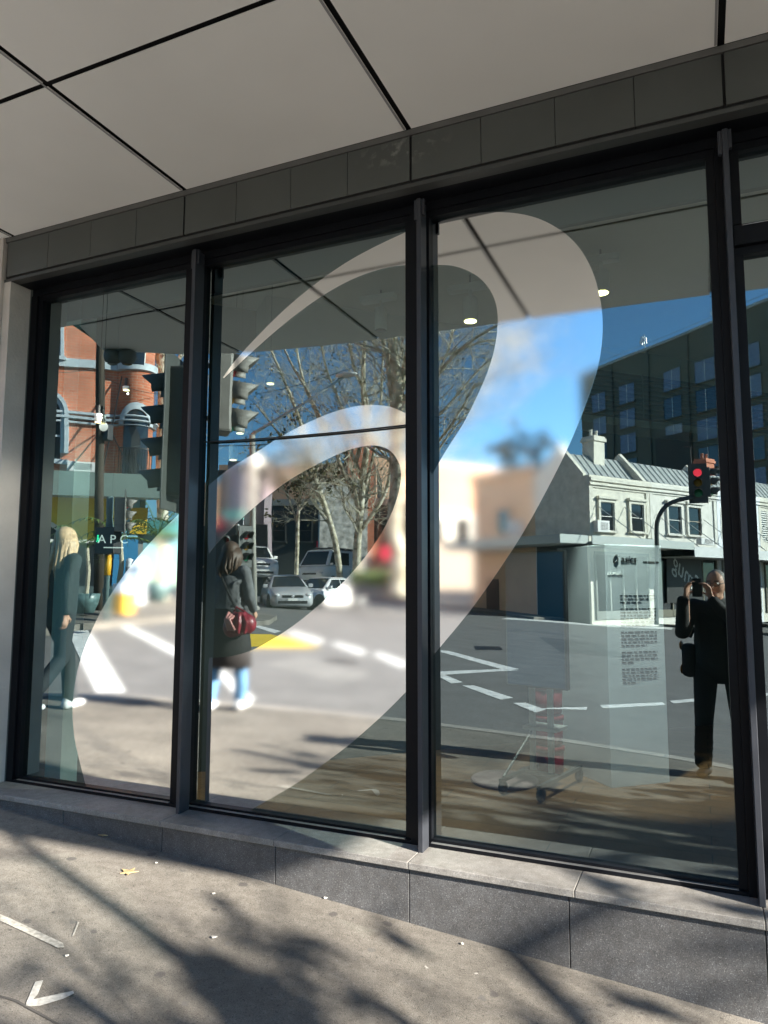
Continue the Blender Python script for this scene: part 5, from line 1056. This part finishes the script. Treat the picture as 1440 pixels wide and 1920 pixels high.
# ================================================================== PEOPLE
M_skin = mat('skin', (.50, .29, .20), .55, var=.06, scale=12); M_lips = mat('lip_tone', (.38, .14, .12), .5); M_eyew = mat('eye_white', (.75, .74, .70), .25); M_iris = mat('iris_dark', (.03, .02, .015), .2)
def hand(mb, wr, d, nrm, right, curl=.6, s=1.0):
    wr = Vector(wr); d = Vector(d).normalized(); nrm = Vector(nrm); nrm = (nrm - d * nrm.dot(d)).normalized(); sd_ = d.cross(nrm) * (1 if right else -1)
    mb.limb(wr, wr + d * .075 * s, (.030 * s, .017 * s), (.038 * s, .016 * s), 10, up=sd_)
    for k, (o, L1_, r) in enumerate(((.030, .040, .0088), (.010, .046, .0092), (-.010, .043, .0088), (-.028, .033, .0080))):
        a = wr + d * .085 * s + sd_ * o * s; c1 = (d * math.cos(curl) + nrm * math.sin(curl)).normalized(); c2 = (d * math.cos(curl * 2.2) + nrm * math.sin(curl * 2.2)).normalized()
        b = a + c1 * L1_ * s; c = b + c2 * L1_ * .8 * s; mb.limb(a - d * .02, b, r * s, r * .95 * s, 8); mb.limb(b, c, r * .95 * s, r * .8 * s, 8)
    a = wr + d * .02 * s + sd_ * .03 * s; b = a + (d * .5 + sd_ * .75 + nrm * .3).normalized() * .045 * s; c = b + (d * .8 + sd_ * .15 + nrm * .5).normalized() * .035 * s
    mb.limb(a, b, .012 * s, .010 * s, 8); mb.limb(b, c, .010 * s, .0085 * s, 8)
def person(label, loc, rz, J, top_m, trou_m, shoe_m, cut='short', skirt=None, top_len=.0, vox=.011, hands=None, female=False, sole=None):
    t = thing('person', label, 'person', loc, rz); V = {k: Vector(v) for k, v in J.items() if isinstance(v, tuple)}
    F = Vector(J.get('face', (0, 1, 0))).normalized(); UPH = Vector((0, 0, 1)); RT = F.cross(UPH).normalized(); hd = V['head']
    mb = MB(); sh = .155 if female else .18
    # skin: head, neck, torso core, limbs
    mb.ball(tuple(hd + Vector((0, 0, .02))), (.076, .095, .108), 16, 12) if abs(F.y) > .7 else mb.ball(tuple(hd + Vector((0, 0, .02))), (.09, .085, .108), 16, 12)
    mb.limb(hd + F * .025 + Vector((0, 0, -.04)), hd + F * .05 + Vector((0, 0, -.075)), (.055, .058), (.036, .034), 12)
    mb.limb(hd + F * .095 + Vector((0, 0, .02)), hd + F * .112 + Vector((0, 0, -.012)), .009, .014, 8)
    for s in (-1, 1): mb.limb(hd + RT * .076 * s + Vector((0, 0, .01)), hd + RT * .078 * s + Vector((0, 0, -.02)), (.018, .008), (.013, .007), 8, up=F)
    mb.limb(V['neck'] - Vector((0, 0, .03)), hd - Vector((0, 0, .07)), .058 if not female else .05, .052 if not female else .045)
    mb.limb(V['pelvis'], V['chest'], (.145, .10), (.155, .105), 16, up=(1, 0, 0)); mb.limb(V['chest'], V['neck'] - Vector((0, 0, .05)), (.16, .10), (.08, .07), 16, up=(1, 0, 0))
    for s in 'LR':
        mb.limb(V['sh' + s], V['el' + s], .046, .038); mb.limb(V['el' + s], V['wr' + s], .037, .026); mb.limb(V['hip' + s], V['kn' + s], .075, .052); mb.limb(V['kn' + s], V['an' + s], .050, .036); mb.limb(V['chest'] + Vector((0, 0, .06)), V['sh' + s], .06, .052)
        if hands and s in hands: hand(mb, V['wr' + s], *hands[s], right=(s == 'R'))
    body = meld(mb, 'body', M_skin, t, vox, 2)
    for s in (-1, 1):
        MB().ball(tuple(hd + F * .082 + RT * .032 * s + Vector((0, 0, .022))), (.013, .013, .009), 10, 6).build('eye', M_eyew, t, True); MB().ball(tuple(hd + F * .094 + RT * .032 * s + Vector((0, 0, .022))), (.005, .005, .005), 8, 6).build('iris', M_iris, t, True)
        MB().limb(hd + F * .094 + RT * .018 * s + Vector((0, 0, .044)), hd + F * .085 + RT * .046 * s + Vector((0, 0, .044)), .005, .004, 6).build('brow', mat('brow_grey', (.12, .10, .09), .8), t, True)
    MB().limb(hd + F * .090 + RT * .02 + Vector((0, 0, -.052)), hd + F * .090 - RT * .02 + Vector((0, 0, -.052)), (.005, .006), (.005, .006), 6).build('mouth', M_lips, t, True)
    # top
    mb = MB(); mb.limb(V['pelvis'] + Vector((0, 0, .02 - top_len)), V['chest'], (.165 + (.02 if top_len else 0), .125), (.175, .125), 18, up=(1, 0, 0)); mb.limb(V['chest'], V['neck'] - Vector((0, 0, .055)), (.175, .12), (.10, .085), 18, up=(1, 0, 0)); mb.limb(V['neck'] - Vector((0, 0, .06)), V['neck'] + Vector((0, 0, .0)), .075, .066, 14)
    for s in 'LR':
        mb.limb(V['chest'] + Vector((0, 0, .07)), V['sh' + s], .08, .068); mb.limb(V['sh' + s], V['el' + s], .066, .054); e = V['el' + s].lerp(V['wr' + s], .92); mb.limb(V['el' + s], e, .054, .042)
    # folds
    rng = random.Random(len(label))
    for _ in range(9):
        z = rng.uniform(V['pelvis'].z, V['chest'].z + .06); a0_ = rng.uniform(0, 6.28); pts = [Vector((V['pelvis'].x + .165 * math.cos(a0_ + k * .3), V['pelvis'].y + .12 * math.sin(a0_ + k * .3), z + .03 * math.sin(k * 1.3))) for k in range(4)]; mb.tube(pts, .014, 6)
    meld(mb, 'jacket', top_m, t, vox, 3)
    # trousers
    mb = MB(); mb.limb(V['pelvis'] - Vector((0, 0, .02)), V['pelvis'] + Vector((0, 0, .08)), (.165, .125), (.155, .115), 18, up=(1, 0, 0))
    for s in 'LR':
        mb.limb(V['hip' + s], V['kn' + s], .094, .070); e = V['kn' + s].lerp(V['an' + s], .97); mb.limb(V['kn' + s], e, .068, .062)
        for k in range(3): c = V['kn' + s].lerp(V['an' + s], .55 + .14 * k); mb.tube([c + Vector((.062 * math.cos(a), .062 * math.sin(a), .012 * math.sin(2 * a + k))) for a in (0, .8, 1.6, 2.4, 3.2)], .010, 6)
    meld(mb, 'trousers', trou_m, t, vox, 3)
    if skirt:
        c = V['pelvis']; mb = MB(); N = 26; prof = [(.172, .07), (.215, -.06), (.245, -.30), (.26, skirt[0])]
        vs = [];
        for r, dz in prof:
            for k in range(N): a = 2 * math.pi * k / N; w_ = 1 + .05 * math.sin(6 * a) * (-dz); vs.append((c.x + r * w_ * math.cos(a), c.y + r * .8 * w_ * math.sin(a), c.z + dz))
        mb.add(vs, [(i * N + k, i * N + (k + 1) % N, (i + 1) * N + (k + 1) % N, (i + 1) * N + k) for i in range(len(prof) - 1) for k in range(N)]); o = mb.build('skirt', skirt[1], t, True); so_ = o.modifiers.new('t', 'SOLIDIFY'); so_.thickness = .01
    for s in 'LR':
        d = (V['toe' + s] - V['an' + s]); d.z = 0; d.normalize(); a = V['an' + s] - Vector((0, 0, V['an' + s].z - J.get('foot' + s, .0) - .045)); mb = MB(); mb.limb(a - d * .045, a + d * .13, (.044, .045), (.043, .030), 12, up=d.cross(Vector((0, 0, 1)))); mb.limb(a - d * .03, a + Vector((0, 0, .06)) - d * .02, .045, .043)
        meld(mb, 'shoe', shoe_m, t, .009, 2)
    # hair
    hm = {'short': mat('hair_grey', (.16, .15, .14), .7, var=.3, scale=60), 'long': mat('hair_blonde', (.60, .42, .24), .5, var=.3, scale=40), 'brown': mat('hair_brown', (.075, .045, .028), .55, var=.3, scale=40)}[cut]
    mb = MB()
    if cut == 'short':
        mb.ball(tuple(hd - F * .014 + Vector((0, 0, .034))), (.081, .095, .100), 16, 12); mb2 = meld(mb, 'hair', hm, t, .008, 1)
        bm = bmesh.new(); bm.from_mesh(mb2.data); kill = [v for v in bm.verts if (v.co - hd).dot(F) > .035 and v.co.z < hd.z + .085 or v.co.z < hd.z - .01 and (v.co - hd).dot(F) > -.03 or v.co.z < hd.z - .05]; bmesh.ops.delete(bm, geom=kill, context='VERTS'); bm.to_mesh(mb2.data); bm.free()
    else:
        mb.ball(tuple(hd - F * .018 + Vector((0, 0, .032))), (.094, .103, .106), 16, 12); ln = .50 if cut == 'long' else .20; rng = random.Random(4)
        for k in range(30):
            a = rad(-105 + 210 * k / 29); o_ = -F * math.cos(a) + RT * math.sin(a); s0 = hd + o_ * .075 + Vector((0, 0, .06)); le = ln * rng.uniform(.75, 1.05) * (1 - .25 * abs(a) / 2)
            mb.tube([s0, hd + o_ * .103 + Vector((0, 0, -.03)), hd + o_ * .105 - F * .035 + Vector((rng.gauss(0, .012), rng.gauss(0, .012), -.08 - le * .45)), hd + o_ * .085 - F * .055 + Vector((rng.gauss(0, .022), rng.gauss(0, .015), -.05 - le))], [.024, .024, .018, .005], 7)
        o = mb.build('hair', hm, t, True)
    return t
M_navy = mat('navy_knit', (.02, .035, .04), .85, bump=.5, bscale=45, var=.2, scale=20); M_dkblue = mat('dark_trousers', (.018, .026, .032), .85, bump=.5, bscale=45, var=.2, scale=15); M_blk = mat('black_jacket', (.010, .011, .011), .8, bump=.5, bscale=45, var=.3, scale=12); M_blkt = mat('black_trousers', (.008, .008, .009), .85, bump=.5, bscale=45, var=.2); M_wshoe = mat('white_shoe', (.75, .76, .78), .5); M_dshoe = mat('dark_shoe', (.03, .028, .026), .5); M_denim = mat('grey_denim', (.12, .125, .13), .85, bump=.5, bscale=45, var=.35, scale=14); M_jean = mat('blue_jeans', (.10, .24, .42), .8, bump=.5, bscale=45, var=.25, scale=10); M_dskirt = mat('dark_skirt', (.018, .016, .016), .8, bump=.5, bscale=45, var=.2)
# the photographer, phone raised
px0, py0_ = .125, -3.50; gz = g(px0, py0_)
ph = Vector((-.03, -3.228, 1.645)) - Vector((px0, py0_, gz))
J = dict(pelvis=(0, 0, .94), chest=(0, .01, 1.27), neck=(-.01, .03, 1.445), head=(-.01, .065, 1.565), face=(-.32, 1, -.05), shL=(-.185, .02, 1.40), shR=(.185, .02, 1.40), elL=(-.255, .15, 1.17), elR=(.19, .20, 1.16), wrL=tuple(ph + Vector((-.085, -.03, -.075))), wrR=tuple(ph + Vector((.10, -.02, -.08))), hipL=(-.10, 0, .90), hipR=(.10, 0, .90), knL=(-.13, .03, .49), knR=(.12, .03, .49), anL=(-.15, 0, .09), anR=(.14, 0, .09), toeL=(-.19, .15, .04), toeR=(.17, .15, .04))
pg = person('man in dark clothes and glasses holding up a phone, reflected near the right mullion', (px0, py0_, gz), 0, J, M_blk, M_blkt, M_dshoe, 'short', top_len=.06, hands={'L': ((.12, .10, 1), (.8, .5, 0), ), 'R': ((-.25, .1, 1), (-.8, .5, 0))}, vox=.0085)
hd = Vector(J['head']); F = Vector(J['face']).normalized(); RT = F.cross(Vector((0, 0, 1))).normalized(); mb = MB()
for s in (-1, 1):
    c = hd + F * .108 + RT * .034 * s + Vector((0, 0, .02)); mb.tube([c + RT * (.026 * math.cos(rad(a))) + Vector((0, 0, .019 * math.sin(rad(a)))) for a in range(0, 361, 30)], .0028, 6); mb.tube([c + RT * .026 * s, hd + RT * .082 * s + Vector((0, 0, .025)), hd + RT * .08 * s - F * .03 + Vector((0, 0, .02))], .0025, 6)
mb.tube([hd + F * .110 - RT * .010 + Vector((0, 0, .024)), hd + F * .110 + RT * .010 + Vector((0, 0, .024))], .0025, 6); mb.build('glasses', M_blackpl, pg)
phn = thing('phone', 'black phone held upright in front of the man by both hands', 'phone', (-.03, -3.232, 1.60), 0)
box('body', M_blackpl, phn, -.037, -.006, -.03, .037, .003, .115, .004); box('screen', M_cglass, phn, -.034, -.008, -.026, .034, -.0065, .111)
for k in range(2): MB().lathe([(.009, 0), (.009, .003)], (-.018, .0035, .07 + k * .025), 14, 'y').build('camera_ring', M_frame, phn)
sb = thing('shoulder_bag', 'dark bag with two amber round tags hanging at the side of the man', 'bag', (-.055, -3.47, gz + 1.0), rad(20))
box('pouch', M_blk, sb, -.12, -.05, -.20, .0, .05, .08, .04); MB().tube([(-.05, 0, .13), (.02, -.02, .28), (.16, .02, .42)], .012, 6).build('strap', M_blk, sb)
for k in range(2): MB().lathe([(.036, 0), (.04, .004), (.036, .008)], (-.128, .0, .06 - k * .2), 18, 'x').build('amber_tag', mat('amber_tag', (.55, .20, .02), .35), sb, True)
# blonde woman walking on the footpath
pf = mground(102, 1338); gz = g(pf.x, pf.y)
J = dict(pelvis=(0, 0, .93), chest=(0, .02, 1.24), neck=(0, .03, 1.41), head=(0, .055, 1.535), face=(0, 1, -.08), shL=(-.16, .02, 1.365), shR=(.16, .02, 1.365), elL=(-.21, -.10, 1.12), elR=(.20, .07, 1.12), wrL=(-.22, -.10, .88), wrR=(.22, .24, .95), hipL=(-.09, 0, .89), hipR=(.09, 0, .89), knL=(-.09, -.02, .49), knR=(.09, .20, .50), anL=(-.09, -.34, .16), anR=(.09, .24, .09), toeL=(-.09, -.23, .06), toeR=(.10, .40, .05), footL=.05)
person('blonde long haired woman in dark clothes and white shoes walking in the left pane', (pf.x, pf.y, gz), vec_rz((.05, 1.0)), J, M_navy, M_dkblue, M_wshoe, 'long', hands={'L': ((0, -.1, -1), (1, 0, 0)), 'R': ((0, .35, -1), (-1, 0, 0))}, female=True, top_len=.05)
# woman with denim jacket and red bag
pf = mground(424, 1333); gz = g(pf.x, pf.y)
J = dict(pelvis=(0, 0, .93), chest=(0, .02, 1.24), neck=(0, .03, 1.41), head=(0, .05, 1.535), face=(-.2, 1, -.1), shL=(-.165, .02, 1.365), shR=(.165, .02, 1.365), elL=(-.23, .02, 1.10), elR=(.24, -.02, 1.10), wrL=(-.20, .16, .98), wrR=(.22, .12, .93), hipL=(-.09, 0, .89), hipR=(.09, 0, .89), knL=(-.10, .10, .49), knR=(.10, -.02, .49), anL=(-.10, .12, .09), anR=(.11, -.14, .11), toeL=(-.10, .27, .045), toeR=(.13, 0.0, .05), footR=.02)
wb = person('woman in a grey denim jacket, dark skirt over blue jeans, seen from behind', (pf.x, pf.y, gz), vec_rz((-.12, .98)), J, M_denim, M_jean, M_wshoe, 'brown', skirt=(-.50, M_dskirt), hands={'L': ((0, .6, -.8), (1, 0, 0)), 'R': ((0, .4, -1), (-1, 0, 0))}, female=True)
mb = MB(); mb.tube([(.15, .02, 1.43), (0, -.125, 1.28), (-.12, -.13, 1.06), (-.19, -.12, .95)], .012, 6); mb.build('cross_strap', M_blackpl, wb)
M_redl = mat('red_leather', (.22, .012, .025), .4, var=.25, scale=10); M_pinkl = mat('pink_leather', (.50, .22, .20), .4)
rb = thing('red_handbag', 'dark red gathered handbag hanging at the hip of the denim jacket woman', 'bag', (pf.x, pf.y, gz), vec_rz((-.12, .98)))
mb = MB(); mb.limb((.13, -.17, .82), (.29, -.13, .86), (.10, .09), (.10, .085), 18)
for k in range(10): a = k * .63; mb.tube([(.21 + .05 * math.cos(a), -.15 + .05 * math.sin(a), .97), (.21 + .12 * math.cos(a), -.15 + .10 * math.sin(a), .88), (.21 + .10 * math.cos(a), -.15 + .09 * math.sin(a), .76)], .018, 6)
meld(mb, 'pouch', M_redl, rb, .012, 1)
mb = MB()
for k in range(3): mb.tube([(.13 + k * .03, -.22, .97 - k * .02), (.12 + k * .02, -.27, .90), (.16 + k * .03, -.27, .80)], .016, 6)
mb.build('ribbon', M_pinkl, rb, True); MB().tube([(.12, -.13, .95), (.17, -.15, 1.02), (.26, -.13, .97)], .01, 6).build('handle', M_redl, rb)
# pole on the near kerb whose shadow crosses the footpath
for o in rb.children: o.data.transform(Matrix.Scale(-1, 4, (1, 0, 0))); o.data.flip_normals()
for o in pg.children:
    if o.name.startswith(('jacket', 'trousers')): o.scale = (1.10, 1.10, 1.0)
t = thing('sign_pole', 'grey parking sign pole on the near kerb right of the man', 'pole', (3.7, -3.55, g(3.7, -3.55)), 0); post(t, 3.2, .055); box('sign_plate', M_wht, t, -.18, .06, 2.3, .18, .07, 2.9); box('band', mat('sign_green', (.02, .25, .1), .5), t, -.16, .071, 2.45, .16, .074, 2.6)
# fallen leaves, butts and pebbles on the near footpath
M_dry = mat('dry_leaf', (.42, .30, .15), .8, var=.3, scale=30); M_scrap = mat('paper_scrap', (.72, .70, .64), .8)
def leafthing(px, py, s, rz, label, nm='fallen_leaf', m=None):
    x, y = fp(px, py); z = g(x, y) + .004
    pts = []
    if nm == 'fallen_leaf':
        for k in range(15): a = 2 * math.pi * k / 15; r = s * (1.0 if k % 3 == 0 else .45 if k % 3 == 1 else .55) * (1.1 if k < 8 else .8); pts.append((r * math.cos(a), r * math.sin(a)))
    else: pts = [(s * math.cos(a) * rr_, s * .6 * math.sin(a) * rr_) for a, rr_ in ((0, 1), (1, .8), (2.2, 1), (3.3, .8), (4.4, 1.1), (5.4, .7))]
    o = MB().prism(pts, lambda a, b: (a, b, .001 + .25 * abs(a) * .3), lambda a, b: (a, b, .004 + .25 * abs(a) * .3)).build(nm, m or (M_dry if nm == 'fallen_leaf' else M_scrap), None, False, (x, y, z), rz); tag(o, label, 'leaf' if nm == 'fallen_leaf' else 'litter', 'bits lying on the footpath')
leafthing(240, 1638, .045, .4, 'star shaped dry leaf below the left mullion'); leafthing(196, 1568, .03, 1.2, 'dry leaf lying in the shade strip near the sill'); leafthing(610, 1686, .010, .3, 'pale chip near the base of the plinth', 'paper_scrap'); leafthing(400, 1678, .008, .8, 'pale scrap right of the dark branch shadow', 'paper_scrap'); leafthing(867, 1772, .008, 2, 'small pale scrap below the third plinth stone', 'paper_scrap'); leafthing(401, 1760, .013, .5, 'grey crumpled scrap in the middle of the footpath', 'paper_scrap', mat('grey_scrap', (.36, .35, .33), .8)); leafthing(293, 1620, .008, .1, 'tiny pale scrap close to the shade edge', 'paper_scrap'); leafthing(125, 1795, .008, .9, 'small cream scrap near the painted line end', 'paper_scrap')
